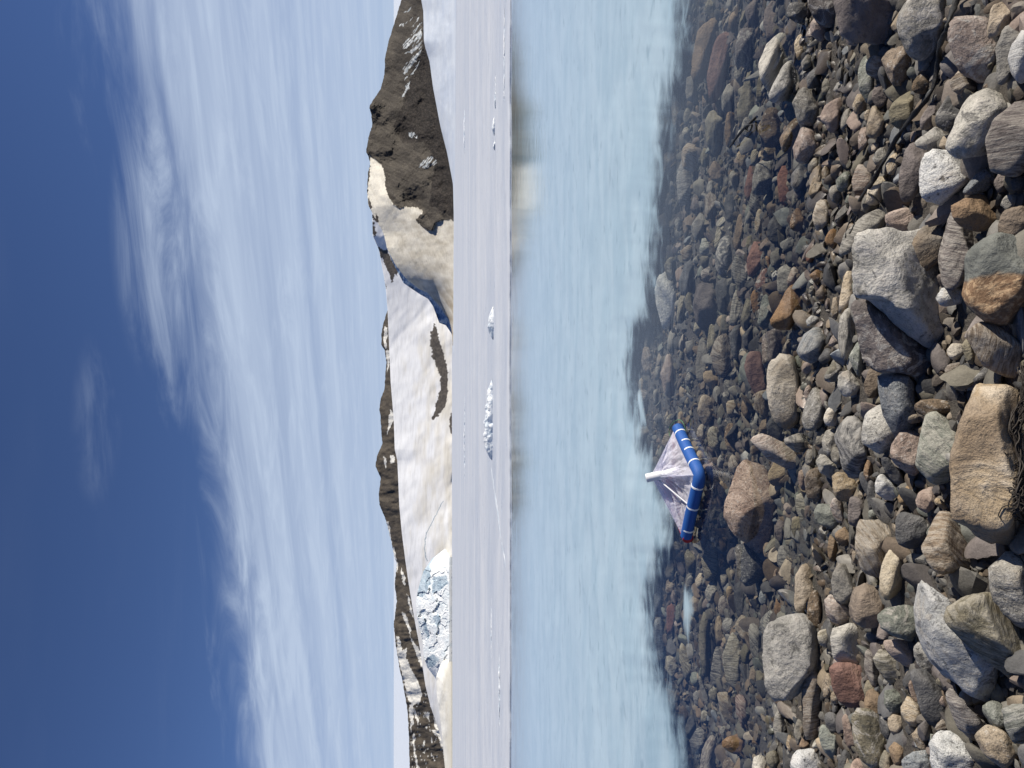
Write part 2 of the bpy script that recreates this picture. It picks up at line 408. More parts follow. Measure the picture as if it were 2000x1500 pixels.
# back ridge
CR = [(380, 735), (560, 770), (605, 757)] + [(635, 748), (653, 745), (675, 745), (683, 751), (707, 755), (725, 753), (760, 751), (781, 743), (800, 741), (814, 743), (849, 745), (867, 747), (889, 737), (910, 733), (934, 744), (961, 740), (985, 741), (1014, 753), (1057, 764), (1091, 771), (1100, 775), (1140, 771), (1175, 775), (1220, 769), (1260, 773), (1303, 780), (1340, 788), (1388, 796), (1447, 799), (1500, 800), (1700, 806), (2000, 815), (2300, 840), (2620, 876)]
GT = [(300, 724), (380, 722), (421, 727), (461, 728), (488, 740), (536, 749), (560, 753), (605, 757), (747, 763), (819, 769), (878, 771), (899, 776), (990, 780), (1043, 785), (1097, 792), (1145, 799), (1207, 809), (1265, 820), (1340, 831), (1380, 841), (1420, 855), (1455, 865), (1500, 869), (1700, 872)]
RSN = [Z2((190, 890), (208, 900), (212, 960), (200, 1060), (182, 1000)), Z2((205, 1070), (232, 1060), (222, 1180), (212, 1230)),
       Z3((235, 180), (270, 250), (245, 290), (205, 380), (222, 270)), Z3((185, 530), (205, 560), (203, 630), (192, 600)), Z3((235, 520), (275, 530), (262, 575), (232, 580)),
       Z3((205, 1010), (222, 1010), (245, 1150), (240, 1200), (225, 1100)), Z3((245, 1200), (262, 1200), (290, 1330), (285, 1390), (268, 1300)),
       Z3((310, 1345), (345, 1420), (340, 1480), (318, 1420)),
       Z4((280, 530), (300, 540), (322, 640), (350, 620), (350, 700), (385, 770), (430, 850), (465, 950), (455, 1010), (400, 1045), (365, 1010), (345, 900), (310, 780), (285, 660)),
       Z4((318, 350), (340, 370), (385, 480), (380, 540), (420, 600), (455, 640), (480, 740), (470, 790), (430, 680), (395, 590), (360, 460), (325, 390)),
       Z4((355, 225), (380, 270), (385, 330), (410, 410), (400, 400), (372, 330)), Z4((370, 1030), (400, 1040), (405, 1180), (385, 1200), (375, 1120)),
       Z4((410, 1050), (440, 1150), (435, 1180), (410, 1110)), Z4((400, 1240), (415, 1250), (410, 1330), (440, 1500), (425, 1500), (400, 1330)),
       Z4((500, 1090), (520, 1100), (515, 1140), (490, 1130)), Z4((535, 1220), (580, 1230), (600, 1260), (560, 1260)),
       Z4((550, 1120), (585, 1200), (625, 1330), (615, 1370), (590, 1290), (560, 1190))]
def c_ridge(x, y):
    n = fbm(p3(x / 6, y / 5), 2, 4)
    c = lerp((0.055, 0.047, 0.038), (0.10, 0.085, 0.066), np.clip(0.5 + 0.5 * n, 0, 1))
    s = paint(x, y, RSN, 1.4, 4); c[s] = (0.62, 0.61, 0.57)
    s2 = (fbm(p3(x / 2.2, y / 7), 8, 4) > 0.75) & (y > 1330); c[s2] = (0.5, 0.5, 0.48)
    return c
layer('back_ridge', CR, [(a, min(b + 14, 879)) for a, b in GT], 2300, 1900, 1400, 60, c_ridge,
      lambda x, y, t: 26 * fbm(p3(x / 25, y / 14), 6, 5), ROCKY, 360, 2600, seed=3)

# the glacier dome
GB = [(300, 887), (400, 886.6), (700, 885), (1000, 883.5), (1500, 881.5), (1700, 881)]
OUT = [Z2((60, 60), (130, 90), (145, 130), (125, 130), (105, 100)), Z2((95, 120), (110, 130), (130, 200), (120, 240), (95, 200)),
       Z2((140, 310), (205, 330), (245, 400), (295, 490), (285, 520), (262, 510), (262, 570), (240, 560), (205, 460), (165, 380)),
       Z2((190, 560), (200, 570), (206, 615), (198, 600))]
LOW = [Z2((560, 860), (572, 900), (590, 970), (640, 1130), (655, 1240), (655, 1330), (648, 1440), (570, 1500), (560, 1480), (600, 1350), (600, 1260), (580, 1200), (540, 1110), (525, 1020), (530, 940)),
       Z3((600, 10), (650, 0), (652, 60), (640, 150), (585, 235), (535, 272), (570, 150), (600, 60)), Z3((690, 200), (672, 250), (665, 310), (685, 390), (692, 380))]
def c_gl(x, y):
    n = fbm(p3(x / 9, y / 40), 12, 4); k = np.clip((x - 800) / 80 + 0.5 * n - 0.15, 0, 1) * np.clip((y - 560) / 120, 0.2, 1)
    c = lerp((0.79, 0.80, 0.81), (0.66, 0.63, 0.555), k)
    st_ = fbm(p3(x / 3 + y / 40, y / 22), 14, 4); c = c * (1 - 0.13 * np.clip(st_, 0, 1)[..., None])
    cr = np.abs((x - np.interp(y, [979, 1046, 1073, 1095], [865, 831, 829, 834])) + 1.2 * fbm(p3(y / 5, 0 * y), 4, 3)) < 0.9
    cr &= (y > 979) & (y < 1096); c[cr] = (0.34, 0.40, 0.44)
    s = paint(x, y, OUT + LOW, 2.2, 2); n2 = np.clip(0.5 + fbm(p3(x / 2.5, y / 2.5), 5, 3), 0, 1)
    c[s] = lerp((0.06, 0.05, 0.04), (0.11, 0.095, 0.075), n2)[s]
    return c
layer('glacier', GT, GB, [(300, 900), (700, 1500), (1500, 1500)], 620, 1500, 120, c_gl,
      lambda x, y, t: 16 * fbm(p3(x / 35 + y / 90, y / 60), 21, 3) + 2.0 * fbm(p3((x * .8 + y * .5) / 14, (y * .8 - x * .5) / 40), 22, 2), SNOWY, 340, 2600, curve=1.3, seed=7)

# ice slope between the dirty tongue and the glacier, shade painted into its colour
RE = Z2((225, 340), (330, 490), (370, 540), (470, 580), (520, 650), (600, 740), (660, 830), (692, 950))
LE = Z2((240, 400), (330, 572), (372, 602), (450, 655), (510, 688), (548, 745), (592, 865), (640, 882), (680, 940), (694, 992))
m = Mat('shade tinted glacier ice', 0.5, 0.4)
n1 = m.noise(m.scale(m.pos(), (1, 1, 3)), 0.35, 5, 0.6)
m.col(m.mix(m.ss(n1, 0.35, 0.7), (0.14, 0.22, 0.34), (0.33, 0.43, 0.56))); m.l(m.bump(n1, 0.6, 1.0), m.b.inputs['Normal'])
def resamp(P, n):
    P = np.array(P); s = np.r_[0, np.cumsum(np.linalg.norm(np.diff(P, axis=0), axis=1))]; q = np.linspace(0, s[-1], n)
    return np.stack([np.interp(q, s, P[:, 0]), np.interp(q, s, P[:, 1])], -1)
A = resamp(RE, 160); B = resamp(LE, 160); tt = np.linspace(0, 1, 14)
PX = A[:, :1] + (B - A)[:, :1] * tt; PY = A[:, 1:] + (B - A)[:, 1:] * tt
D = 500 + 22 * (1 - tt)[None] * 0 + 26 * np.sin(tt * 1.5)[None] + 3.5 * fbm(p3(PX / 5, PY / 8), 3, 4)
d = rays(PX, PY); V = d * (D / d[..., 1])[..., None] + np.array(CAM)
o = mesh_obj('shade_tinted_ice_slope', V.reshape(-1, 3), grid_faces(160, 14), m.m); o['kind'] = 'structure'

# right hand moraine hill with its dirty snow tongue
HC = [(-500, 800), (-150, 795), (0, 784), (43, 771), (80, 759), (112, 752), (144, 751), (173, 744), (195, 729), (206, 722), (211, 721), (221, 725), (245, 727), (267, 720), (296, 715), (307, 720), (320, 723), (336, 719), (373, 717), (400, 719), (410, 724), (430, 735), (453, 748), (485, 756), (517, 772), (547, 795), (553, 812), (560, 825), (576, 839), (600, 860), (624, 876), (645, 882), (680, 884.5)]
HB = [(-500, 815), (-150, 820), (0, 824), (21, 828), (80, 829), (112, 839), (171, 847), (240, 860), (291, 873), (344, 883), (360, 886), (400, 886.8), (700, 886)]
TONGUE = [Z2((-600, -600), (50, -200), (105, -300), (150, -290), (185, -260), (190, -190), (200, -100), (255, 0), (300, 30), (350, 12), (440, 20), (472, 45), (440, 90), (420, 112), (455, 150), (510, 190), (535, 190), (560, 130), (610, 115), (680, 110), (740, 150), (740, 1100), (0, 1100), (-600, 700))]
TONGUE = [[(722, 300), (728, 308), (735, 313), (748, 328), (752, 350), (755, 375), (768, 400)] + Z2((300, 30), (350, 12), (440, 20), (472, 45), (440, 90), (420, 112), (455, 150), (510, 190), (535, 190), (560, 130), (610, 115), (680, 110), (740, 150), (740, 1100), (0, 1100), (60, 0)) + [(716, 385), (722, 345)]]
BARE = [Z2((130, 60), (148, 90), (146, 130), (128, 110)), Z2((75, -60), (100, 20), (90, 40), (70, -10))]
ICEP = [Z1((325, 330), (345, 300), (380, 270), (425, 200), (462, 160), (466, 260), (440, 310), (400, 350), (330, 362)), Z1((340, 392), (400, 350), (465, 300), (462, 330), (400, 385)),
        Z1((320, 500), (350, 465), (430, 390), (468, 335), (455, 400), (380, 500), (330, 555), (335, 520)), Z1((330, 590), (400, 520), (450, 440), (420, 520), (350, 580)),
        Z1((318, 715), (345, 640), (380, 592), (372, 640), (340, 710)), Z1((365, 975), (400, 970), (440, 1000), (430, 1015), (375, 1010)),
        Z1((432, 1230), (470, 1180), (530, 1142), (560, 1160), (578, 1195), (500, 1235)),
        Z1((295, 190), (350, 160), (400, 120), (390, 145), (330, 190)), Z1((380, 200), (440, 120), (448, 130), (400, 195)), Z1((330, 100), (400, 40), (425, 10), (420, 40), (360, 90)),
        Z1((480, 320), (498, 270), (505, 290), (490, 320))]
SCREE = [Z1((466, -600), (470, 0), (470, 300), (460, 400), (370, 590), (300, 850), (262, 900), (260, 960), (330, 1050), (480, 1040), (560, 1180), (540, 1330), (520, 1500), (900, 1700), (900, -600))]
def c_hill(x, y):
    gul = 0.6 * fbm(p3((x + y * 0.25) / 26, (y - x * 0.55) / 4.0), 31, 5) + 0.8 * fbm(p3(x / 15, y / 15), 36, 4)
    up = lerp((0.045, 0.039, 0.032), (0.088, 0.077, 0.062), np.clip(0.45 + 0.5 * gul, 0, 1))
    sc = fbm(p3(x / 1.8, y / 1.8), 33, 3)
    lo = lerp((0.018, 0.0155, 0.013), (0.055, 0.046, 0.038), np.clip(0.35 + 0.6 * sc, 0, 1))
    S = paint(x, y, SCREE, 2.0, 6); c = np.where(S[..., None], lo, up)
    spk = (vnoise(p3(x / 0.9, y / 0.9), 55) > 0.78); c[spk] = c[spk] * 1.9
    tg = paint(x, y, TONGUE, 1.6, 9)
    n = np.clip(0.5 + 0.5 * fbm(p3(x / 14 + y / 40, y / 9 - x / 30), 41, 4), 0, 1)
    n2 = fbm(p3((x - y * 0.5) / 2.5, (y + x * .5) / 25), 44, 3)
    tc_ = lerp((0.68, 0.645, 0.56), (0.47, 0.43, 0.35), np.clip(n * np.clip((x - 735) / 60, 0.2, 1) + 0.15 * n2, 0, 1))
    br = np.clip((y - 552) / 40, 0, 1) * (0.5 + 0.5 * np.sin((x + (y - 560) * -0.75) / 3.0 + 1.5 * n2)); tc_ = tc_ * (1 - 0.30 * br[..., None] * np.array([0.8, 1, 1.25]))
    c = np.where(tg[..., None], tc_, c)
    b = paint(x, y, BARE, 1.2, 3); c[b] = (0.07, 0.06, 0.05)
    ip = paint(x, y, ICEP, 1.8, 15); k = np.clip(0.5 + 0.6 * fbm(p3(x / 3, y / 5), 61, 3), 0, 1)
    ip &= fbm(p3((x * .78 + y * .62) / 1.6, (x * .62 - y * .78) / 12), 66, 3) > -0.12
    c[ip] = lerp((0.24, 0.27, 0.29), (0.58, 0.60, 0.60), k)[ip]
    return c
def d_hill(x, y, t):
    tg = paint(x, y, TONGUE, 0.5, 9)
    gul = fbm(p3((x + y * 0.25) / 40, (y - x * 0.55) / 5.0), 31, 4)
    bigr = fbm(p3(x / 45, y / 50), 35, 3)
    pit = -7 * np.exp(-(((x - 790) / 22) ** 2 + ((y - 262) / 26) ** 2)) * 0 + 14 * np.exp(-(((x - 785) / 20) ** 2 + ((y - 268) / 30) ** 2))
    bl = fbm(p3(x / 3.0, y / 3.0), 37, 3) * 0.7
    r = np.where(tg, 9 * bigr * np.clip(1 - (y - 380) / 60, 0.1, 1) + 1.6 * fbm(p3(x / 45, y / 50), 38, 2) + 0.35 * fbm(p3((x * .8 + y * .5) / 7, (y * .8 - x * .5) / 12), 39, 3), 0.45 * gul + 9 * bigr + 0.7 * bl + 2.2 * fbm(p3((x * .8 + y * .6) / 13, (y * .8 - x * .6) / 16), 47, 4) + pit)
    # the lip of the tongue curls away to the left
    r = r + np.clip((y - 500) / 140, 0, 1) ** 2 * 25 * t
    return r * np.clip(t * 8, 0.1, 1)
layer('moraine_hill', HC, HB, [(-500, 560), (300, 500), (560, 440), (680, 410)], [(-500, 480), (0, 430), (300, 345), (400, 320), (700, 330)], 1000, 190, c_hill, d_hill,
      ROCKY_T if 'ROCKY_T' in globals() else terrain_mat('moraine and dirty snow', 0.5, 2.2, 0.55, 0.7, 0.5), -480, 676, curve=0.9, seed=9)

# snow apron running down from the hill to the lake ice
AB = [(-500, 894), (0, 892), (200, 890.5), (330, 889), (420, 888), (700, 887.3)]
AT = [(a, b - 1.2) for a, b in HB if a < 400] + [(420, 886.3), (640, 885.2), (700, 885.4)]
def c_ap(x, y):
    n = np.clip(0.5 + 0.5 * fbm(p3(x / 5, y / 30), 71, 4), 0, 1)
    return lerp((0.50, 0.56, 0.65), (0.60, 0.65, 0.71), n)
layer('snow_apron', AT, AB, [(-500, 474), (0, 424), (300, 339), (400, 312), (700, 300)], [(-500, 170), (0, 185), (200, 205), (330, 236), (420, 262), (700, 285)], 420, 40, c_ap,
      lambda x, y, t: 2.0 * fbm(p3(x / 10, y / 22), 72, 4) * np.clip(t * 4, 0, 1) * np.clip(4 - 4 * t, 0, 1), SNOWY, -480, 690, seed=12)

# broken ice front on the left
FT = [(1088, 881), (1095, 872), (1100, 852), (1106, 834), (1115, 827), (1153, 816), (1180, 812), (1215, 816), (1250, 825), (1285, 828), (1303, 834), (1321, 848), (1350, 868), (1368, 879)]
def cell(PX, PY, s, seed):
    x = PX / s; y = PY / s; ix = np.floor(x); iy = np.floor(y); best = np.full(x.shape, 9.0); val = np.zeros(x.shape)
    for dx in (-1, 0, 1):
        for dy in (-1, 0, 1):
            a = ix + dx; b = iy + dy
            fx = a + 0.5 + 0.45 * _h(a, b, 0 * a, seed); fy = b + 0.5 + 0.45 * _h(a, b, 0 * a + 1, seed)
            q = (fx - x) ** 2 + (fy - y) ** 2; hh = _h(a, b, 0 * a + 2, seed)
            val = np.where(q < best, hh, val); best = np.minimum(q, best)
    return val
def c_ff(x, y):
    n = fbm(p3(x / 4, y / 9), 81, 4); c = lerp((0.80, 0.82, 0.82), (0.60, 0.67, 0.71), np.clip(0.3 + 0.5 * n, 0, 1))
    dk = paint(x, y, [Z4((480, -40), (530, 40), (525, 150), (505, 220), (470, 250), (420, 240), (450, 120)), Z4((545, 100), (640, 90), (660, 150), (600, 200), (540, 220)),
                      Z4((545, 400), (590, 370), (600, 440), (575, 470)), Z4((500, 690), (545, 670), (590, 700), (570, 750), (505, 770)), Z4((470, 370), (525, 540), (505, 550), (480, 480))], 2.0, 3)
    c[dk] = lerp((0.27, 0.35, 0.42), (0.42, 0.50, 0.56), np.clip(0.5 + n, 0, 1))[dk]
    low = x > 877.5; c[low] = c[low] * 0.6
    return c
def d_ff(x, y, t):
    jx = x + 3 * fbm(p3(x / 6, y / 6), 4, 3); jy = y * 0.75 + 3 * fbm(p3(x / 6, y / 6), 14, 3)
    return (3.2 * cell(jx, jy, 15, 1) + 0.5 * cell(jx, jy, 7, 2) + 0.45 * fbm(p3(x / 2.5, y / 2.5), 5, 3)) * np.clip(t * 6, 0.1, 1)
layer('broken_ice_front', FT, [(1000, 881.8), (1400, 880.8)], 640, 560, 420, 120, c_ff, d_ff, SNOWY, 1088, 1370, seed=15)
LT = [(1290, 880), (1303, 866), (1321, 852), (1356, 853), (1407, 860), (1473, 867), (1500, 869), (1700, 872)]
layer('snow_lobe', LT, [(1200, 881.4), (1700, 880.8)], 560, 500, 260, 40, lambda x, y: lerp((0.78, 0.77, 0.72), (0.62, 0.59, 0.50), np.clip((x - 858) / 22 + 0.3 * fbm(p3(x / 4, y / 20), 3, 3), 0, 1)),
      lambda x, y, t: 5 * fbm(p3(x / 12, y / 30), 8, 4) * t, SNOWY, 1292, 1690, seed=16)

# ------------------------------------------------------------ ice standing on the lake
m = Mat('standing ice', 0.45, 0.5)
P = m.objc(); n1 = m.noise(P, 3, 6, 0.65); n2 = m.noise(P, 18, 4, 0.7)
m.col(m.mix(m.ss(n1, 0.35, 0.65), (0.55, 0.63, 0.70), (0.84, 0.86, 0.87))); m.l(m.bump(n2, 0.6, 0.03, m.bump(n1, 0.7, 0.15)), m.b.inputs['Normal'])
m.b.inputs['Subsurface Weight'].default_value = 0.0
ST_ICE = m.m
def ice_block(px, y0, y1, hpx, label, seed, cat='ice block', lean=0.8, thick=1.0, lumpy=1.0, group=None, bpx=None):
    """lumpy ice standing on the frozen lake; px is the foot line, y0..y1 its span, hpx its height"""
    a = on_z(px, y0, 0.045); b = on_z(bpx or px, y1, 0.045); c = (a + b) / 2; ln = (b - a).length
    H = 0.85 * hpx / FPX * c.y; W = max(0.35, H * 1.6) * thick
    nu, nv = max(40, int(ln * 30)), 22
    u = np.linspace(0, 1, nu); v = np.linspace(0, math.pi, nv)
    env = np.clip(np.sin(u * math.pi), 0, 1) ** 0.55 * (0.74 + 0.28 * lumpy * fbm(p3(u * ln * 2.2, 0 * u), seed, 4) + 0.3 * (u if lean > 0.5 else 1 - u))
    env = np.clip(env, 0.05, 1.3) * H
    U, Vv = np.meshgrid(u, v, indexing='ij'); E = np.repeat(env[:, None], nv, 1)
    wd = W * np.clip(np.sin(U * math.pi), 0, 1) ** 0.4
    rr = 1 + 0.18 * lumpy * fbm(p3(U * ln * 5, Vv * 2), seed + 3, 4)
    y_ = -np.cos(Vv) * wd / 2 * rr; z_ = np.sin(Vv) ** 0.8 * E * rr
    ax = (b - a).normalized(); side = Vector((-ax.y, ax.x, 0))
    if side.y < 0: side = -side
    x_ = (U - 0.5) * ln + 0.06 * fbm(p3(U * ln * 4, Vv * 3), seed + 8, 3)
    PTS = x_[..., None] * np.array(ax) + y_[..., None] * np.array(side) + z_[..., None] * np.array((0, 0, 1))
    o = mesh_obj('ice_block' if cat == 'ice block' else 'ice_ridge', PTS.reshape(-1, 3), grid_faces(nu, nv), ST_ICE, loc=c)
    tag(o, label, cat, group); return o
ice_block(962, 744, 897, 20, 'largest white ice block standing on the frozen lake, long and lumpy', 3)
ice_block(964, 600, 662, 13, 'shorter jagged white ice block on the lake ice, above the largest one in the photo', 7)
ice_block(966, 232, 262, 6, 'small white ice lump on the lake ice before the dark moraine hill', 11)
ice_block(967, 275, 292, 5, 'tiny grey ice lump beside the small white one before the moraine hill', 13)
ice_block(908, 214, 300, 4, 'far thin ice ridge on the lake in front of the dark hill pit', 17, 'ice ridge', lumpy=0.5)
ice_block(908, 772, 942, 3, 'far dashed line of low ice across the lake before the glacier', 19, 'ice ridge', lumpy=1.3)
ice_block(958, 905, 1110, 1.3, 'long thin raised crack running left from the largest ice block', 23, 'ice ridge', lumpy=0.8, bpx=988)
ice_block(968, 150, 210, 3, 'low dark cracked ice ridge on the lake at the top edge side of the photo', 29, 'ice ridge', lumpy=1.2)
ice_block(976, 1270, 1420, 3, 'low broken ice ridge near the water edge at the bottom of the photo', 31, 'ice ridge', lumpy=1.5)
ice_block(960, 1150, 1300, 2, 'thin faint pressure ridge on the lake ice before the broken ice front', 37, 'ice ridge', lumpy=1.2)
ice_block(985, 20, 200, 3, 'narrow upturned ice rim along the open water beside the dark reflection', 41, 'ice ridge', lumpy=1.2)
# ------------------------------------------------------------ stone materials
PAL = {  # dominant colour, second colour
 'gy': ((0.19, 0.178, 0.155), (0.31, 0.29, 0.25)), 'lg': ((0.30, 0.285, 0.25), (0.50, 0.475, 0.42)), 'dg': ((0.085, 0.085, 0.085), (0.16, 0.155, 0.15)),
 'br': ((0.14, 0.105, 0.072), (0.26, 0.195, 0.135)), 'tn': ((0.30, 0.235, 0.16), (0.44, 0.36, 0.26)), 'pk': ((0.25, 0.185, 0.15), (0.40, 0.32, 0.265)),
 'rd': ((0.17, 0.095, 0.075), (0.25, 0.15, 0.12)), 'ol': ((0.16, 0.145, 0.105), (0.26, 0.23, 0.165)), 'cr': ((0.40, 0.34, 0.25), (0.56, 0.50, 0.40)),
 'yl': ((0.38, 0.27, 0.14), (0.60, 0.50, 0.36)), 'gn': ((0.17, 0.18, 0.15), (0.28, 0.29, 0.25)), 'pu': ((0.125, 0.107, 0.10), (0.21, 0.18, 0.165)),
 'or': ((0.21, 0.135, 0.08), (0.33, 0.22, 0.135)), 'bl': ((0.17, 0.185, 0.20), (0.27, 0.285, 0.29)), 'wh': ((0.46, 0.46, 0.44), (0.62, 0.61, 0.58))}
_mats = {}
def stone_shade(m, c0, c1, pat, P, rnd):
    """shared recipe: P is a coordinate in metres fixed to the stone, rnd a number of the stone's own"""
    n1 = m.noise(P, 9, 6, 0.62, 0.4); n2 = m.noise(P, 55, 5, 0.7); n3 = m.noise(P, 240, 3, 0.7); n4 = m.noise(P, 3.2, 3, 0.5)
    base = m.mix(m.ss(n1, 0.36, 0.64), c0, c1)
    h = n2
    if pat == 'b':      # foliated
        rot = m.n('ShaderNodeVectorRotate', rotation_type='EULER_XYZ'); m.l(P, rot.inputs['Vector'])
        cb = m.n('ShaderNodeCombineXYZ')
        for i, k in enumerate((7.0, 13.0, 4.0)): m.l(m.math('MULTIPLY', rnd, k), cb.inputs[i])
        m.l(cb.outputs[0], rot.inputs['Rotation'])
        wn = m.noise(m.scale(rot.outputs[0], (1.0, 1.4, 9.0)), 13, 7, 0.72, 0.35)
        base = m.mix(m.ss(wn, 0.40, 0.60), base, m.mix(0.5, c1, (0.50, 0.47, 0.41)))
        base = m.mix(m.ss(wn, 0.45, 0.33, 0, 0.6), base, (0.06, 0.055, 0.05)); h = wn
    if pat == 's':      # granular
        base = m.mix(m.ss(n2, 0.54, 0.66, 0, 0.75), base, m.mix(0.6, c1, (0.62, 0.60, 0.55)))
        base = m.mix(m.ss(n2, 0.43, 0.34, 0, 0.7), base, (0.05, 0.048, 0.045))
    if pat == 'v':      # veined, patchy
        wn = m.noise(P, 13, 6, 0.7, 1.6)
        base = m.mix(m.ss(wn, 0.50, 0.60, 0, 0.85), base, (0.48, 0.45, 0.40))
        base = m.mix(m.ss(wn, 0.44, 0.36, 0, 0.7), base, (0.07, 0.068, 0.065))
    if pat == 't':      # rust stained in part
        base = m.mix(m.ss(n4, 0.44, 0.60, 0, 0.8), base, (0.22, 0.15, 0.085))
    base = m.mix(m.ss(n2, 0.46, 0.36, 0, 0.5), base, m.mix(0.65, base, (0.03, 0.028, 0.025)))
    base = m.mix(m.ss(n3, 0.40, 0.70, 0, {'p': 0.3, 'b': 0.35, 's': 0.75}.get(pat, 0.5)), base, m.mix(0.6, base, (0.02, 0.02, 0.02)))
    base = m.mix(m.ss(n1, 0.60, 0.70, 0, 0.4), base, m.mix(0.5, base, (0.30, 0.22, 0.13)))
    return base, n1, n2, n3, h
def wetting(m, base, rough=0.82):
    """stones at and below the water line are wet: darker and glossy"""
    g = m.n('ShaderNodeNewGeometry'); sp = m.n('ShaderNodeSeparateXYZ'); m.l(g.outputs['Position'], sp.inputs[0])
    wz = m.math('ADD', sp.outputs[2], m.math('MULTIPLY', m.math('SUBTRACT', m.noise(g.outputs['Position'], 5, 3), 0.5), 0.05))
    dry = m.ss(wz, 0.012, 0.075)
    c = m.mix(dry, m.mix(1.0, base, (0.80, 0.78, 0.74), 'MULTIPLY'), base)
    m.col(c); m.l(m.ss(dry, 0.0, 1.0, 0.30, rough), m.b.inputs['Roughness'])
    m.l(m.ss(sp.outputs[2], -0.012, 0.0, 0.0, 0.4), m.b.inputs['Specular IOR Level'])
def stone(key, pat):
    k = key + pat
    if k in _mats: return _mats[k]
    m = Mat('stone ' + k, 0.82, 0.35)
    c0, c1 = PAL[key]
    oi = m.n('ShaderNodeObjectInfo'); tc = m.n('ShaderNodeTexCoord')
    ad = m.n('ShaderNodeVectorMath', operation='ADD'); m.l(tc.outputs['Object'], ad.inputs[0])
    cx = m.n('ShaderNodeCombineXYZ'); r = oi.outputs['Random']
    for i, q in enumerate((31.0, 57.0, 83.0)): m.l(m.math('MULTIPLY', r, q), cx.inputs[i])
    m.l(cx.outputs[0], ad.inputs[1])
    base, n1, n2, n3, h = stone_shade(m, c0, c1, pat, ad.outputs[0], r)
    hs = m.n('ShaderNodeHueSaturation'); m.l(base, hs.inputs['Color'])
    m.l(m.ss(r, 0, 1, 0.85, 1.2), hs.inputs['Value']); m.l(m.math('FRACT', m.math('MULTIPLY', r, 7.3)), hs.inputs['Saturation'])
    hs.inputs['Saturation'].default_value = 1.0
    q = m.n('ShaderNodeMapRange'); m.l(m.math('FRACT', m.math('MULTIPLY', r, 7.3)), q.inputs[0]); q.inputs[3].default_value = 0.8; q.inputs[4].default_value = 1.2
    m.l(q.outputs[0], hs.inputs['Saturation'])
    wetting(m, hs.outputs[0])
    nb = m.bump(n1, 0.7, 0.04); nb = m.bump(h, 0.65, 0.012, nb); nb = m.bump(n3, 0.35, 0.002, nb)
    m.l(nb, m.b.inputs['Normal'])
    _mats[k] = m.m; return m.m

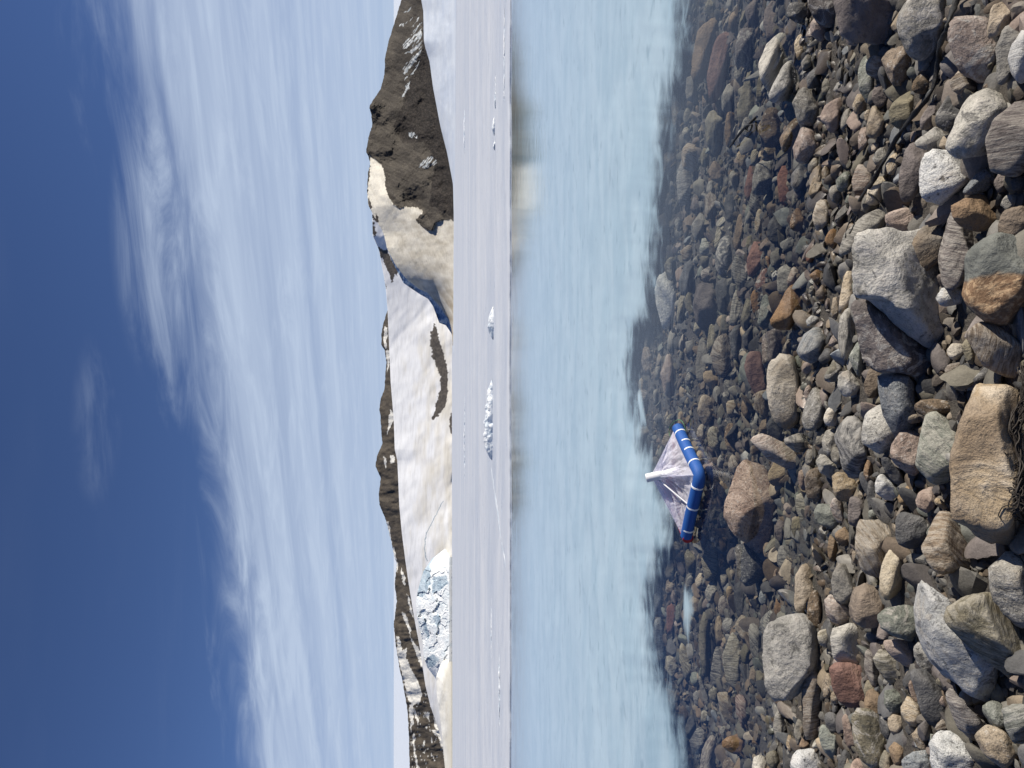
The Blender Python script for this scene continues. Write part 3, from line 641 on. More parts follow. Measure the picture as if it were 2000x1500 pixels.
# ------------------------------------------------------------ stone shapes
import bmesh
_ico = {}
def ico(n):
    if n not in _ico:
        bm = bmesh.new(); bmesh.ops.create_icosphere(bm, subdivisions=n, radius=1)
        _ico[n] = (np.array([v.co[:] for v in bm.verts]), np.array([[v.index for v in f.verts] for f in bm.faces])); bm.free()
    return _ico[n]
VR = np.array([np.array(-UP), np.array(RT), np.array(-FW)])      # picture right, picture up, towards the camera
def hull(P):
    idx = sorted(range(len(P)), key=lambda i: (P[i][0], P[i][1])); out = []
    for seq in (idx, idx[::-1]):
        h = []
        for i in seq:
            while len(h) > 1 and np.cross(P[h[-1]] - P[h[-2]], P[i] - P[h[-1]]) <= 0: h.pop()
            h.append(i)
        out += h[:-1]
    return out
def build_rock(name, pts, key, pat, seed, sub=0, rnd=0.5, mat=None):
    """a stone whose silhouette is the outline pts; it gets its own depth, facets and its place on the bed"""
    rnd = rnd * (0.65 if rnd < 0.85 else 0.9)
    P_ = np.array(pts, float); cx, cy = P_.mean(0)
    cx = (P_[:, 0].min() + P_[:, 0].max()) / 2 * 0.5 + cx * 0.5; cy = (P_[:, 1].min() + P_[:, 1].max()) / 2 * 0.5 + cy * 0.5
    rng = np.random.RandomState(seed)
    c = on_ground(min(cx, 2150), cy)
    dist = (c - CAM).dot(FW)
    dr = (c - CAM).normalized(); sa = -dr.z; ca = math.sqrt(1 - sa * sa)
    sx = np.ptp(P_[:, 0]) / 2 / FPX * dist; sy = np.ptp(P_[:, 1]) / 2 / FPX * dist
    # iterate the depth so that the stone rests in the bed
    for _ in range(3):
        d3 = min(max(0.80 * sy, 0.62 * sx), 1.35 * sx)
        cc = math.sqrt((sx * ca) ** 2 + (d3 * sa) ** 2)
        if sub:
            gz = float(ground_z(np.array(c.x), np.array(c.y)))
            z = max(min(gz + 0.45 * cc, -0.012 - 0.95 * cc), gz - 0.3 * cc)
            z = min(z, -0.012 - 0.95 * cc)
            ray_ = ray(cx, cy); c = CAM + ray_ * ((z - CAM.z) / ray_.z)
        else:
            c = on_ground(cx, cy, 0.58 * cc)
        dist = (c - CAM).dot(FW)
        sx = np.ptp(P_[:, 0]) / 2 / FPX * dist; sy = np.ptp(P_[:, 1]) / 2 / FPX * dist
    loc = (P_ - (cx, cy)) / FPX * dist; loc[:, 1] *= -1      # picture up is -y
    size = max(sx, sy); pix = size * FPX / dist
    lvl = 5 if pix > 75 else 4 if pix > 22 else 3
    dirs, faces = ico(lvl)
    ang = np.arctan2(dirs[:, 1], dirs[:, 0])
    grid = np.linspace(-math.pi, math.pi, 361); rg = poly_radius(loc, grid)
    kw = 2 + int(rnd * 8); ker = np.hanning(kw + 2); ker /= ker.sum()
    rg = np.convolve(np.concatenate([rg[-60:-1], rg, rg[1:60]]), ker, 'same')[59:-59]
    rf = np.interp(ang, grid, rg)
    rho = np.hypot(dirs[:, 0], dirs[:, 1]); zc = np.abs(dirs[:, 2])
    p = 2.0 + 1.6 * (1 - rnd)
    t = ((rho / rf) ** p + (zc / d3) ** p) ** (-1 / p)
    pos = dirs * t[:, None]
    mesa = rnd < 0.42 and pix > 8
    if mesa:       # a broken block: bevelled sides rising from the outline to a tilted face
        t = np.minimum(((rho / rf) ** 9 + (zc / d3) ** 9) ** (-1 / 9), 1e3)
        H_ = loc[hull(loc)]; ph = rng.rand() * 6.28
        H_ = np.array([q for i_, q in enumerate(H_) if np.linalg.norm(q - H_[i_ - 1]) > 0.12 * size])
        for i_ in range(len(H_)):
            p1, p2 = H_[i_ - 1], H_[i_]; e_ = p2 - p1; o_ = np.array([e_[1], -e_[0]]); o_ /= np.linalg.norm(o_)
            if o_ @ (p1 + p2) < 0: o_ = -o_
            an_ = math.atan2(o_[1], o_[0])
            for sg in (1, -1):
                ta = R(34 + 22 * math.sin(1.5 * an_ + ph) + rng.uniform(-8, 8)) if sg > 0 else R(rng.uniform(15, 45))
                n = np.array([o_[0] * math.cos(ta), o_[1] * math.cos(ta), sg * math.sin(ta)]); d = n[:2] @ p1
                dn = dirs @ n; lim = np.where(dn > 0.02, max(d, 0.05 * size) / np.maximum(dn, 0.02), 1e3)
                u = np.minimum(t / lim, 3.0); t = t * (1 + u ** 110) ** (-1 / 110)
        for sg in (1, 1, -1):
            n = np.array([rng.normal(0, 0.28), rng.normal(0.08, 0.28), sg * 1.0]); n /= np.linalg.norm(n)
            d = d3 * rng.uniform(0.62, 0.85); dn = dirs @ n; lim = np.where(dn > 0.02, d / np.maximum(dn, 0.02), 1e3)
            u = np.minimum(t / lim, 3.0); t = t * (1 + u ** 90) ** (-1 / 90)
        pos = dirs * t[:, None]
    nc = int(4 + 7 * (1 - rnd)) + (4 if pix > 60 else 0)
    if mesa: nc = 3
    kk = 30.0 + 90 * (1 - rnd)
    upl = VR @ np.array([0, 0, 1.0])        # the world's up seen from the stone's frame
    for i in range(nc):
        n = rng.normal(size=3)
        if i == 0: n = upl + 0.35 * n
        elif i % 3: n[2] = abs(n[2])
        n /= np.linalg.norm(n)
        if abs(n[2]) < 0.6:
            n[2] = 0.75 * (1 if n[2] >= 0 else -1); n /= np.linalg.norm(n)
        if rnd < 0.5 and i < 4 and pix > 10 and not mesa:       # a few big broken faces give the stone its lit and shaded sides
            base_n = (np.array([-0.35, 0.1, 0.9]) + 0.12 * rng.normal(size=3), np.array([-0.1, 0.52, 0.85]) + 0.12 * rng.normal(size=3), np.array([0.1, -0.55, 0.85]) + 0.12 * rng.normal(size=3), np.array([0.5, 0.0, 0.85]) + 0.12 * rng.normal(size=3))[i]
            n = base_n / np.linalg.norm(base_n)
        hmax = (pos @ n).max(); d = hmax * (rng.uniform(0.70, 0.84) if rnd < 0.5 and i < 4 else rng.uniform(0.72, 0.9))
        dn = dirs @ n; lim = np.where(dn > 0.02, d / np.maximum(dn, 0.02), 1e3)
        u = np.minimum(t / lim, 3.0)
        t = t * (1 + u ** kk) ** (-1 / kk)
        pos = dirs * t[:, None]
    if pix > 14:       # shallow chips and broken faces
        for i in range(10 + int(10 * (1 - rnd))):
            n = rng.normal(size=3); n /= np.linalg.norm(n); d = (pos @ n).max() * rng.uniform(0.9, 0.98)
            dn = dirs @ n; lim = np.where(dn > 0.02, d / np.maximum(dn, 0.02), 1e3); t = np.minimum(t, lim + 0.004 * size); pos = dirs * t[:, None]
    ns = pos / size
    f = 1 + (0.035 + 0.04 * (1 - rnd)) * fbm(ns * 1.7, seed, 5, 0.55) + 0.012 * fbm(ns * 9, seed + 3, 3, 0.6) * (1 if pix > 22 else 0)
    pos = pos * f[:, None]
    pos[:, 0] *= 1.03 * np.ptp(loc[:, 0]) / np.ptp(pos[:, 0]); pos[:, 1] *= 1.03 * np.ptp(loc[:, 1]) / np.ptp(pos[:, 1])
    pos[:, 0] += (loc[:, 0].max() + loc[:, 0].min() - pos[:, 0].max() - pos[:, 0].min()) / 2
    pos[:, 1] += (loc[:, 1].max() + loc[:, 1].min() - pos[:, 1].max() - pos[:, 1].min()) / 2
    pw = pos @ VR
    o = mesh_obj(name, pw, faces, mat or stone(key, pat), loc=c)
    return o, c, size

TILES = {'1': (1250, 0), '2': (1600, 0), '3': (1250, 380), '4': (1600, 380), '5': (1250, 750), '6': (1600, 750), '7': (1250, 1100), '8': (1600, 1100)}
# tile, colour, pattern, roundness 0-9, s = under water, then the outline; an optional name for the label follows '|'
DATA = '''
1brp4s 375,380 430,180 510,100 600,130 620,210 540,400 440,600 400,600 375,500|broad brown slab under water nearest the ice edge at the photo's top
1rdp4s 490,600 540,430 650,230 690,400 680,560 600,700 510,760|long reddish boulder under water beside the broad brown slab
1pup3s 905,150 930,0 1070,0 1060,200 960,300 930,260|dark slab under water at the photo's top edge
1lgb5 870,480 940,340 1060,250 1115,290 1110,380 960,650 900,570|light grey stone at the water line next to the flat-faced grey one
1lgs1 945,700 1060,480 1150,445 1190,600 1090,740 960,750|sharp four-sided light grey stone with a flat bright face
1gys7 1125,740 1190,645 1290,680 1310,800 1250,930 1180,880|rounded grainy grey stone at the water line by the flat-faced grey one
1brs3 865,900 920,800 1010,790 1070,880 1030,1040 900,1080|blocky brown stone standing out of the water beside the brown egg
1brs8 1030,1000 1110,880 1180,870 1170,980 1090,1110 1040,1080|brown egg shaped stone
1pks7 1140,1060 1200,920 1280,930 1310,1050 1230,1190 1160,1160|round reddish cobble beside the brown egg
1pkp1 1325,860 1370,770 1470,715 1500,760 1440,960 1390,970|angular salmon coloured stone on dark wet gravel
1tnb5 890,1130 940,1060 1030,1060 1030,1130 960,1180 900,1170|small yellow and white stone touching the blocky brown stone
1crs3s 230,780 255,680 300,730 300,800 265,940 235,860|pale sliver under water right at the ice edge
1gyp6s 600,700 650,615 700,650 690,780 640,830 605,780|
1olp4s 715,760 800,560 830,520 860,640 830,860 760,930 720,860|olive boulder under water with a pale tip
1olp7s 475,900 520,805 610,840 620,1000 560,1140 490,1040|rounded olive boulder under water between two slabs
1brp4s 620,830 700,820 715,950 650,1080 625,960|
1brp4s 650,100 720,80 745,160 690,240 655,180|
1pup3s 770,60 850,0 900,60 880,200 800,180|
1gys6s 835,1400 850,1200 960,1170 1000,1260 930,1420|grainy grey boulder under shallow water by a reddish slab
1rdp4s 765,1400 800,1260 860,1200 850,1380 790,1470|
1rdp5s 1005,1300 1050,1210 1110,1300 1080,1500 1020,1440|smooth rust brown slab under shallow water
1dgp8 1115,1270 1170,1200 1230,1215 1210,1330 1150,1400 1115,1350|dark wet rounded stone with a glint at the water line
1gyp6 1235,1210 1275,1150 1310,1190 1290,1270 1240,1270|
1tns5 1235,1400 1280,1280 1340,1290 1350,1370 1280,1460 1240,1440|
1tns4 1330,1260 1370,1200 1400,1240 1390,1310 1340,1320|
1gys5 1385,1400 1430,1350 1490,1380 1490,1480 1420,1490|
1gyp5s 485,1400 500,1320 555,1330 555,1430 520,1460|
1olp6s 445,1140 475,1080 515,1130 500,1220 455,1210|
1dgb3s 270,1300 310,1160 370,1250 395,1400 370,1500 290,1500|dark slab under water close to the ice edge
1dgv4 1080,60 1120,20 1220,30 1250,110 1190,170 1110,130|black pitted stone beside the purple boulder
1pkp6 1260,170 1300,115 1380,190 1380,260 1340,300 1270,240|smooth salmon stone tucked under the purple boulder
1puv4 1230,0 1300,-140 1400,-120 1430,20 1430,190 1380,190 1280,110|purple grey boulder cut by the photo's top edge
1yls4 1130,350 1180,250 1205,300 1190,420 1150,440|small yellow stone above the rounded grainy one
1dgp5 1220,560 1300,490 1345,520 1330,620 1260,650 1225,620|
1olp5 1330,640 1370,560 1400,570 1390,660 1350,700|
1gyp6 1185,450 1220,400 1260,420 1250,490 1200,510|
1gyp7s 390,920 420,900 440,950 420,1000 390,980|
1gyp7s 210,1050 240,1010 260,1060 240,1130 215,1110|
1brp3 500,590 525,500 550,460 567,510 560,590 520,650|rusty pointed tip breaking the water above the long reddish boulder
1puv2 690,300 740,200 860,200 875,260 800,420 750,400 690,510|broken brown stone rising dark sided out of the water
2pup4 110,0 130,-150 590,-160 615,130 560,190 540,270 360,310 270,290 150,200 115,90|huge dark purple brown boulder at the photo's top edge
2gyv6 615,100 640,0 700,-60 880,-40 920,100 950,290 860,350 790,400 690,330 640,220|grey boulder with yellow white swirls under the black strap
2pkv4 945,210 1010,140 1130,120 1250,130 1280,260 1300,430 1310,600 1200,560 1060,480 985,350|large pinkish boulder with a shadowed lower side
2tnp1 1245,200 1270,70 1370,0 1430,40 1420,160 1330,230 1260,260|square tan block near the photo's upper right corner
2gyp4 1290,250 1420,185 1490,220 1420,340 1390,500 1350,620 1310,580 1295,400|grey block wedged between the pinkish boulder and a white one
2whb4 1390,420 1410,340 1500,220 1580,300 1580,560 1500,600 1430,560|white boulder cut by the photo's right edge
2brs3 475,430 550,345 640,380 690,500 670,590 560,630 520,520|brown grey block in the shade of the huge dark boulder
2brb5 340,470 400,410 490,450 510,560 440,580 360,530|
2gns5 285,560 310,410 350,430 400,580 390,750 360,760 290,660|greenish stone standing on edge beside the huge dark boulder
2pup2 385,720 400,620 470,600 500,680 490,790 430,790|
2olp4 515,800 540,740 680,665 720,700 690,830 600,930 530,880|two-lobed olive stone left of the black strap
2brs2 680,640 750,540 830,590 820,680 730,690|
2tnp3 365,870 400,780 500,870 470,960 420,1010 360,990|warm tan wedge shaped stone with a shaded face
2pks4 285,1000 310,930 360,930 380,1030 300,1100 285,1060|
2pup3 740,870 850,735 890,780 850,920 740,950|mauve pyramid shaped stone right of the black strap
2dgv2 870,830 960,690 1050,720 1040,850 970,950 900,900|dark block with white veins
2lgv6 1000,960 1060,830 1160,670 1250,660 1370,740 1390,830 1270,960 1250,1130 1080,1140 990,1050|large knobbly light grey boulder with white and yellow mottling
2pub3 1250,1040 1310,900 1500,730 1650,760 1640,1150 1500,1270 1390,1290 1270,1230|large smooth purple grey boulder at the photo's right edge
2brb3 965,590 1070,505 1150,560 1180,640 1090,720 1000,660|
2lgb5 715,1030 850,930 960,950 890,1080 800,1100 720,1060|pale stone with fine parallel stripes
2pup3 585,1280 640,1110 720,1040 800,1110 750,1250 700,1470 620,1440 590,1380|purple grey stone leaning under the pale striped one
2whs4 750,1210 790,1120 860,1095 960,1100 1110,1180 1120,1290 1000,1390 880,1500 740,1450|big white grainy boulder with a brown upper corner
2bls4 1055,1390 1190,1240 1260,1240 1310,1290 1250,1370 1100,1430|flat blue green stone between the white grainy boulder and the purple one
2pup5 1280,1350 1330,1265 1380,1330 1370,1390 1310,1410|
2dgp4 1410,1320 1470,1290 1530,1310 1520,1400 1430,1390|
2pkb2 240,1270 260,1190 370,1190 375,1310 340,1380 250,1430|pinkish brown slab left of the black strap
2gns9 130,1310 180,1260 235,1260 230,1350 170,1400 135,1370|pale green egg shaped pebble
2tnb2 495,1220 540,1120 590,1130 590,1240 550,1280 500,1270|
2dgp8 620,990 655,960 690,990 650,1040|
2brp5 560,1060 610,1000 630,1050 590,1115|
2tnp6 385,1070 410,1040 450,1060 440,1100 390,1110|
2gys3 395,1150 440,1080 500,1090 480,1170 420,1210|
2pks5 480,620 500,560 550,620 520,655|
2brp8 1205,630 1240,595 1295,630 1270,665 1220,660|
2brp6 1160,560 1190,530 1220,590 1190,620|
2tns6 255,760 280,690 350,760 340,810 270,830|
2gyp5 740,490 780,450 840,480 800,515 745,520|
2tnp5 885,1070 930,980 1000,980 1000,1110 930,1100|
2crp3 345,1480 400,1320 480,1290 520,1310 490,1420 440,1500|
4ort5 970,150 1050,80 1160,10 1230,0 1320,60 1330,170 1240,260 1150,270 1110,200|lumpy orange brown boulder
2tnp6 915,140 960,100 1020,120 1000,150 940,170|
2gyp6 160,950 200,800 240,790 240,850 190,950|
2tns5 330,850 360,800 390,830 370,900 340,890|
3whs5s 110,700 160,590 220,565 275,650 280,780 215,960 175,980 130,830|whitish boulder half awash at the ice edge, brightest stone in the water
3olb5s 265,920 290,750 330,740 350,800 320,950 280,940|
3dgp5s 285,640 330,530 410,460 430,510 380,700 340,740 285,700|
3pup7s 395,800 430,680 510,640 560,690 570,860 500,1000 420,920|large rounded grey brown boulder under water right of the whitish one
3dgv7s 555,430 600,320 650,305 680,380 660,480 600,590 560,520|black and white mottled stone under water
3olb4s 545,300 600,165 640,260 590,370 550,400|
3gyp6s 380,220 440,135 490,190 470,300 410,330|
3dgp4s 620,130 640,0 710,30 700,170 640,200|
3brp4s 685,330 730,145 755,180 760,320 720,415 690,380|
3gyp6s 775,180 820,65 835,120 820,200 790,210|
3tnb4s 840,200 880,100 905,150 900,260 870,300 845,260|
3olp4s 900,80 920,0 970,0 980,60 940,120|
3rdp4s 785,480 850,350 915,345 920,430 870,560 810,600 790,560|brick red stone under shallow water, larger of the red pair
3rdv4s 845,650 900,545 945,540 950,600 900,710 860,700|dark red stone under water with a white vein
3ort3s 810,760 840,700 890,740 880,860 840,880 815,840|
3dgb3s 670,540 710,440 760,460 800,620 760,720 720,660|dark slab with white streaks under shallow water
3gyb4s 655,900 700,690 750,720 740,840 700,960 660,960|
3dgp6s 560,680 630,600 670,730 620,870 580,840|
3ort3 955,940 1010,840 1090,690 1160,645 1225,720 1150,890 1090,980 1000,990|rusty golden brown block at the water line
3pus4 890,1080 930,990 1030,985 1080,1060 1060,1150 960,1230 900,1270|purple grey stone just left of the cream block
3rdp3 770,1250 830,1150 880,1150 900,1300 950,1430 900,1500 820,1400|crumbly dark red rock beside the cream block
3crt2 935,1350 970,1230 1100,1170 1190,1190 1200,1230 1165,1330 1200,1600 1190,1700 1060,1715 990,1650 950,1500|large cream and ochre block at the water line
3blb8 1160,1140 1220,1020 1310,970 1380,1030 1370,1110 1310,1200 1240,1235 1180,1180|glossy dark cobble with swirling bands
3dgp7 1315,1210 1370,1125 1415,1140 1410,1200 1350,1240|
3gys4 1355,1350 1440,1200 1500,1220 1480,1330 1400,1375|
3tnb4 1265,150 1300,50 1350,30 1410,90 1400,180 1310,260 1270,220|tan stone with dark cracks on wet gravel
3ort2 1100,190 1150,100 1220,160 1215,240 1160,270 1110,240|dark stone with an orange top rising from the wet gravel
3brb2s 520,1170 550,1060 620,1020 690,1120 700,1230 640,1330 560,1340|wood-grained brown and orange stone breaking the water
3gyp5s 410,1190 440,1060 490,1050 500,1120 480,1330 440,1380 410,1290|long grey slab under water beside the wood-grained stone
3pkp6s 155,1300 200,1170 250,1200 270,1320 240,1480 180,1430|oval reddish grey boulder under water left of the long grey slab
3gyp4s 30,1100 50,970 90,980 75,1150 45,1150|
3gyp6s 205,1080 230,1000 265,1040 260,1130 220,1160|
3olp6s 290,1180 310,1100 335,1120 330,1200 300,1210|
3ors4 1245,590 1290,550 1360,590 1340,650 1280,650|
3pkb3 1075,640 1120,530 1175,570 1150,620 1100,670|
3gyp4 1235,680 1290,655 1300,690 1280,735 1240,720|
3brp4 1285,740 1340,660 1385,680 1370,750 1310,770|
3dgp5 1140,930 1200,835 1240,860 1210,940 1160,960|
3whp4 1220,930 1260,885 1330,910 1320,940 1240,965|small stone with a bright white cap on wet gravel
3dgp6 1265,840 1285,785 1310,800 1310,870 1280,880|
3pkv5 1385,1080 1440,1010 1480,1050 1460,1115 1400,1110|
3olp6s 745,900 790,760 820,830 830,910 770,980|
3dgp5s 750,1040 830,960 850,1040 820,1140 770,1130|
3olp5s 590,960 620,880 665,920 660,1010 600,1020|
3ort5 1355,300 1420,250 1480,370 1440,400 1370,360|
3tns5 1400,830 1410,760 1470,750 1460,850 1400,910|
3rdp4 1215,450 1260,370 1290,420 1260,500 1225,500|
3dgp5 1050,390 1110,310 1135,370 1110,430 1060,420|
3gyp6 960,430 1010,395 1055,420 1010,540 970,520|
3orp4 920,450 960,490 975,560 950,540|
4lgv3 235,430 290,340 400,250 480,250 590,290 740,265 800,300 860,740 870,830 1040,960 1010,1080 820,1140 640,980 430,740 290,720 255,560|largest pale boulder with a ridge across it
4puv1 250,860 270,770 400,800 520,900 640,1050 780,1150 940,1200 880,1330 770,1380 580,1290 430,1270 350,1240 300,1050|broken purple brown boulder lying against the largest pale boulder
4gyt3 670,450 750,270 880,205 950,250 930,370 860,500 770,570 720,550|yellowish grey stone leaning on the largest pale boulder
4pub2 905,450 960,250 980,130 1050,80 1110,200 1160,300 1140,460 1060,590 950,700 915,640|pointed purple brown slab standing between two boulders
4gnt6 1150,430 1190,340 1320,290 1400,310 1500,360 1620,440 1640,780 1500,920 1380,950 1280,910 1130,790 1115,700 1150,560|large boulder with a grey green top and rusty brown lower half
4brp5 1330,230 1370,120 1500,80 1600,120 1580,250 1500,290 1400,320 1340,280|brown grey boulder above the grey green and rusty one
4gyp4 1340,80 1370,0 1490,10 1490,80 1400,120|
4pkp2 485,190 500,140 620,100 690,110 740,240 640,270 500,220|salmon brick shaped block touching the largest pale boulder
4gyb6 170,370 210,250 330,140 500,70 570,80 500,170 400,240 290,320 230,450 180,430|long curved grey stone hugging the largest pale boulder
4ylp5 150,830 200,640 260,560 270,720 230,810 160,870|slim yellow stone at the left foot of the largest pale boulder
4gyb3 140,1150 150,950 240,830 290,1050 240,1170 160,1210|streaky grey stone beside the broken purple brown boulder
4gns4 215,1190 290,1080 340,1150 350,1250 290,1330 240,1250|
4lgt4 140,1400 150,1310 220,1290 320,1380 310,1450 180,1480|grey stone with a yellow stain near the broken purple boulder
4brt4 335,1380 370,1275 430,1280 460,1370 440,1460 370,1490|brown stone with a rusty hollow
4whv5 865,760 910,680 1060,675 1110,730 1100,790 910,820|knotted white stone between the purple slab and the grey green boulder
4brb3 1105,1100 1120,980 1240,935 1340,1030 1500,1130 1580,1250 1500,1340 1400,1350 1200,1240 1130,1160|brown grey slab reaching the cord tangle
4crp9 945,1130 980,1090 1050,1095 1050,1180 1000,1215 955,1185|small smooth pale round pebble in the shadow gap
4olp5 1050,1120 1110,1040 1170,1180 1160,1250 1080,1210|
4brb4 925,1290 970,1230 1080,1240 1090,1290 1000,1310 940,1320|
4tns7 960,1380 990,1310 1080,1295 1130,1340 1120,1400 1060,1440 1000,1420|rounded tan cobble beside the largest yellow boulder
4dgs3 1130,1370 1240,1250 1290,1340 1260,1390 1160,1390|
4bls2 430,1290 580,1300 700,1380 740,1700 640,1830 480,1640 440,1400|dark blue grey block lying in the boulder's shadow
4gyp4 310,110 350,0 440,10 470,70 360,140|
4olp4 45,1330 110,1220 190,1260 180,1340 120,1370 60,1360|
4pup5 115,190 150,130 190,170 170,240 130,230|
5dgp4 930,300 980,235 1060,320 1070,420 1010,450 960,370|dark stone under the end of the cream and ochre block
5brp5 870,330 900,255 940,260 960,370 880,370|
5pkb1 820,430 870,365 920,390 1000,440 1150,510 1240,590 1160,630 1030,590 940,540 890,480|long flat orange pink flake like a piece of driftwood
5pks1 625,1020 640,850 680,700 720,580 790,560 900,600 1000,750 1030,890 1050,1010 960,1180 920,1230 800,1150 640,1050|big brown angular boulder in the shallows beside the net trap
5dgs4 700,1250 720,1165 790,1180 920,1260 970,1340 930,1440 800,1480 720,1400|dark grey grainy boulder next to the big brown one in the shallows
5olb3s 450,1250 490,1155 560,1190 590,1330 560,1440 490,1440 460,1350|flat olive slab under water left of the dark grey grainy boulder
5olb5s 1145,800 1210,800 1280,920 1310,1020 1290,1080 1210,1040 1150,900|smooth banded olive slab in the shaded pool
5dgb3 1060,400 1200,360 1250,430 1230,500 1150,500 1080,450|
5gys6 1200,270 1250,120 1300,30 1360,90 1340,230 1290,340 1220,330|rounded grey stone with a sunlit upper end beside the cream block
5pkp3 1200,50 1225,5 1275,20 1260,100 1220,125|
5dgp8 1170,180 1190,90 1220,130 1200,185|
5crv4 1345,270 1370,180 1430,165 1480,230 1440,310 1370,310|small cream stone with dark cracks
5gyp5 1285,430 1310,350 1370,315 1380,340 1330,440 1290,460|
5lgb3 1290,560 1310,520 1360,510 1480,630 1420,700 1330,650|light grey wedge beside the dark streaky block
5gyp5 1205,530 1230,490 1260,480 1300,540 1280,610 1210,570|
5brs2 1215,780 1230,670 1310,610 1370,690 1350,800 1270,865 1230,840|rough brown block at the end of the orange pink flake
5pkp4 1155,660 1240,620 1230,700 1210,780 1170,720|
5gnp8 1285,940 1320,880 1390,880 1450,940 1490,1060 1380,1060 1300,1010|smooth green grey egg shaped boulder above the shaded pool
5pkb4 1395,900 1420,835 1470,860 1500,980 1470,1020 1420,960|pink flake leaning on the green grey egg
6tns4 105,690 160,650 215,660 320,800 250,860 150,860 115,790|pale grey brown square stone with a flat face
6lgs9 330,330 370,220 450,155 560,190 630,280 560,400 510,500 440,510 340,440|round light grey granite cobble
6dgb1 115,350 180,300 260,240 340,320 340,430 360,560 320,690 230,670 180,560|dark streaky block left of the round granite cobble
6gys9 25,420 60,345 120,325 150,380 100,470 60,530 30,480|smooth grey egg beside the dark streaky block
6gys8 90,520 115,460 150,520 175,590 150,610 105,570|
6pks2 505,520 580,390 640,330 760,340 770,390 720,560 740,650 700,670 560,590|salmon faceted block between the granite cobble and the banded stone
6gnb5 720,560 780,370 800,240 860,205 960,205 1005,300 1000,500 970,740 880,730 800,650|large grey green stone with white and yellow bands
6brs8 720,160 770,120 850,110 940,130 985,190 930,230 800,240 740,210|brown egg shaped cobble in the shadow above the banded stone
6tnp3 620,215 700,200 780,240 750,280 660,290|
6ylt2 965,850 970,640 1000,500 1010,210 1080,80 1170,20 1240,10 1380,80 1460,150 1560,300 1620,800 1560,1150 1400,1170 1170,1080 1010,1055 970,1000|largest yellow boulder with the cord tangle on it
6brb4 755,1250 800,1160 880,1010 940,940 980,970 1010,1060 1100,1160 1200,1350 1050,1390 880,1380 770,1310|large grey brown boulder half shaded by the yellow one
6dgp2 560,1100 580,1000 620,940 720,950 820,1040 820,1070 750,1200 700,1210 590,1160|dark slate stone with a straight crack
6tnb3 265,1080 310,1000 480,1000 545,1080 540,1190 490,1320 440,1420 360,1400 290,1300|large pinkish tan stone with fine straight bands
8crp4 440,90 460,0 520,-110 600,-120 640,-40 645,50 620,150 560,240 510,265 450,190|smooth cream boulder beside the banded pinkish tan stone
6pkp4 715,850 740,780 830,755 880,820 850,890 780,945 720,900|rounded mauve pink stone above the cracked slate
6dgs5 415,890 450,850 510,870 500,930 430,940|
6whb5 415,740 440,690 490,665 590,790 570,855 500,850 430,800|whitish streaked stone in the middle of small rubble
6tnt4 580,840 650,750 710,830 650,895 590,880|
6pup2 210,1030 225,840 320,825 325,970 280,1050|upright purple brown block
6ors2 320,650 370,550 400,620 400,690 360,720|
6dgp4 350,800 370,710 430,690 430,820 370,920|
6gns4 360,960 370,920 430,920 480,990 370,990|
6dgp3 450,560 490,515 510,560 560,640 620,650 640,740 560,740 500,660|dark stone under the salmon faceted block
6tnp5 845,850 870,835 960,920 930,935 870,890|
6brt3 60,1230 80,1120 140,1110 150,1200 130,1280 70,1300|
6brt4 120,1100 200,1050 240,1100 200,1180 160,1190|
6brp4 210,1110 240,1050 270,1080 260,1160 220,1180|
6tnp4 240,1250 280,1210 290,1310 250,1320|
8gys5 1255,60 1330,0 1420,-80 1560,-60 1640,200 1620,400 1500,470 1400,390 1290,290|grey mottled boulder at the right edge beside the olive slab
7lgv5 905,560 950,470 1060,380 1150,420 1230,390 1290,470 1340,620 1390,700 1340,830 1220,900 1190,980 1100,1005 1000,1000 940,900 920,720|big pale grey boulder at the water line with a dark notch
7brb2 1190,960 1220,820 1290,790 1340,880 1350,1000 1330,1150 1280,1300 1200,1220 1195,1100|brown slab leaning on the big pale notched boulder
7tnt3 1130,130 1170,60 1260,15 1280,60 1270,170 1200,240 1190,380 1150,350 1130,250|knobbly yellow brown stone at the edge of the pool
7brs2 1225,340 1260,200 1320,200 1330,340 1320,480 1290,480 1240,400|upright brown block beside the big pale notched boulder
8gyt5 95,130 150,0 230,60 240,190 270,240 250,300 200,290 100,260|rough grey stone above the pinkish brown one near the pool
8pkb5 40,280 90,230 150,270 240,330 255,430 150,450 60,370|pinkish brown rounded stone over the striped white one
8lgb5 70,540 100,490 220,440 280,450 330,620 335,740 230,750 150,740 90,650|striped white and grey stone perched on a red block
7olb5 1295,540 1340,480 1430,480 1410,540 1380,620 1330,590|
8rdp1 85,730 330,760 360,860 330,1040 280,1065 200,1050 150,950 110,820|large brick red block in half shadow
7tns4 1345,960 1370,820 1410,830 1420,900 1380,990|
7tns4 1400,1010 1420,940 1470,950 1470,1030 1420,1030|
7olp4s 430,560 450,390 500,370 540,560 530,700 500,830 450,780|long olive slab under water
7dgb5s 515,830 550,640 620,620 620,780 600,900 540,910|
7olb4s 610,720 690,530 740,560 750,790 760,940 700,950 640,870|ridged olive boulder under water
7gyb4s 795,460 850,450 900,560 880,680 840,710 800,600|streaked grey stone just under water near the pale notched boulder
7tnb4s 570,950 640,945 690,1000 700,1080 680,1180 640,1140 590,1050|pale tipped stone just breaking the water
7rdb4s 700,980 740,965 800,1050 820,1160 750,1210 710,1110|reddish slab beside the pale tipped stone in the water
7orp1 605,1320 680,1270 790,1250 800,1320 740,1400 650,1380|sandy orange wedge sticking out of the water at the photo's bottom
7lgb4 825,1440 870,1415 930,1440 940,1540 900,1620 820,1560|
7whs7 1105,1470 1170,1390 1290,1375 1350,1430 1350,1560 1120,1560|white speckled cobble at the photo's bottom edge
8gnp5 0,1250 30,1190 80,1260 150,1260 150,1390 110,1440 60,1400 10,1330|
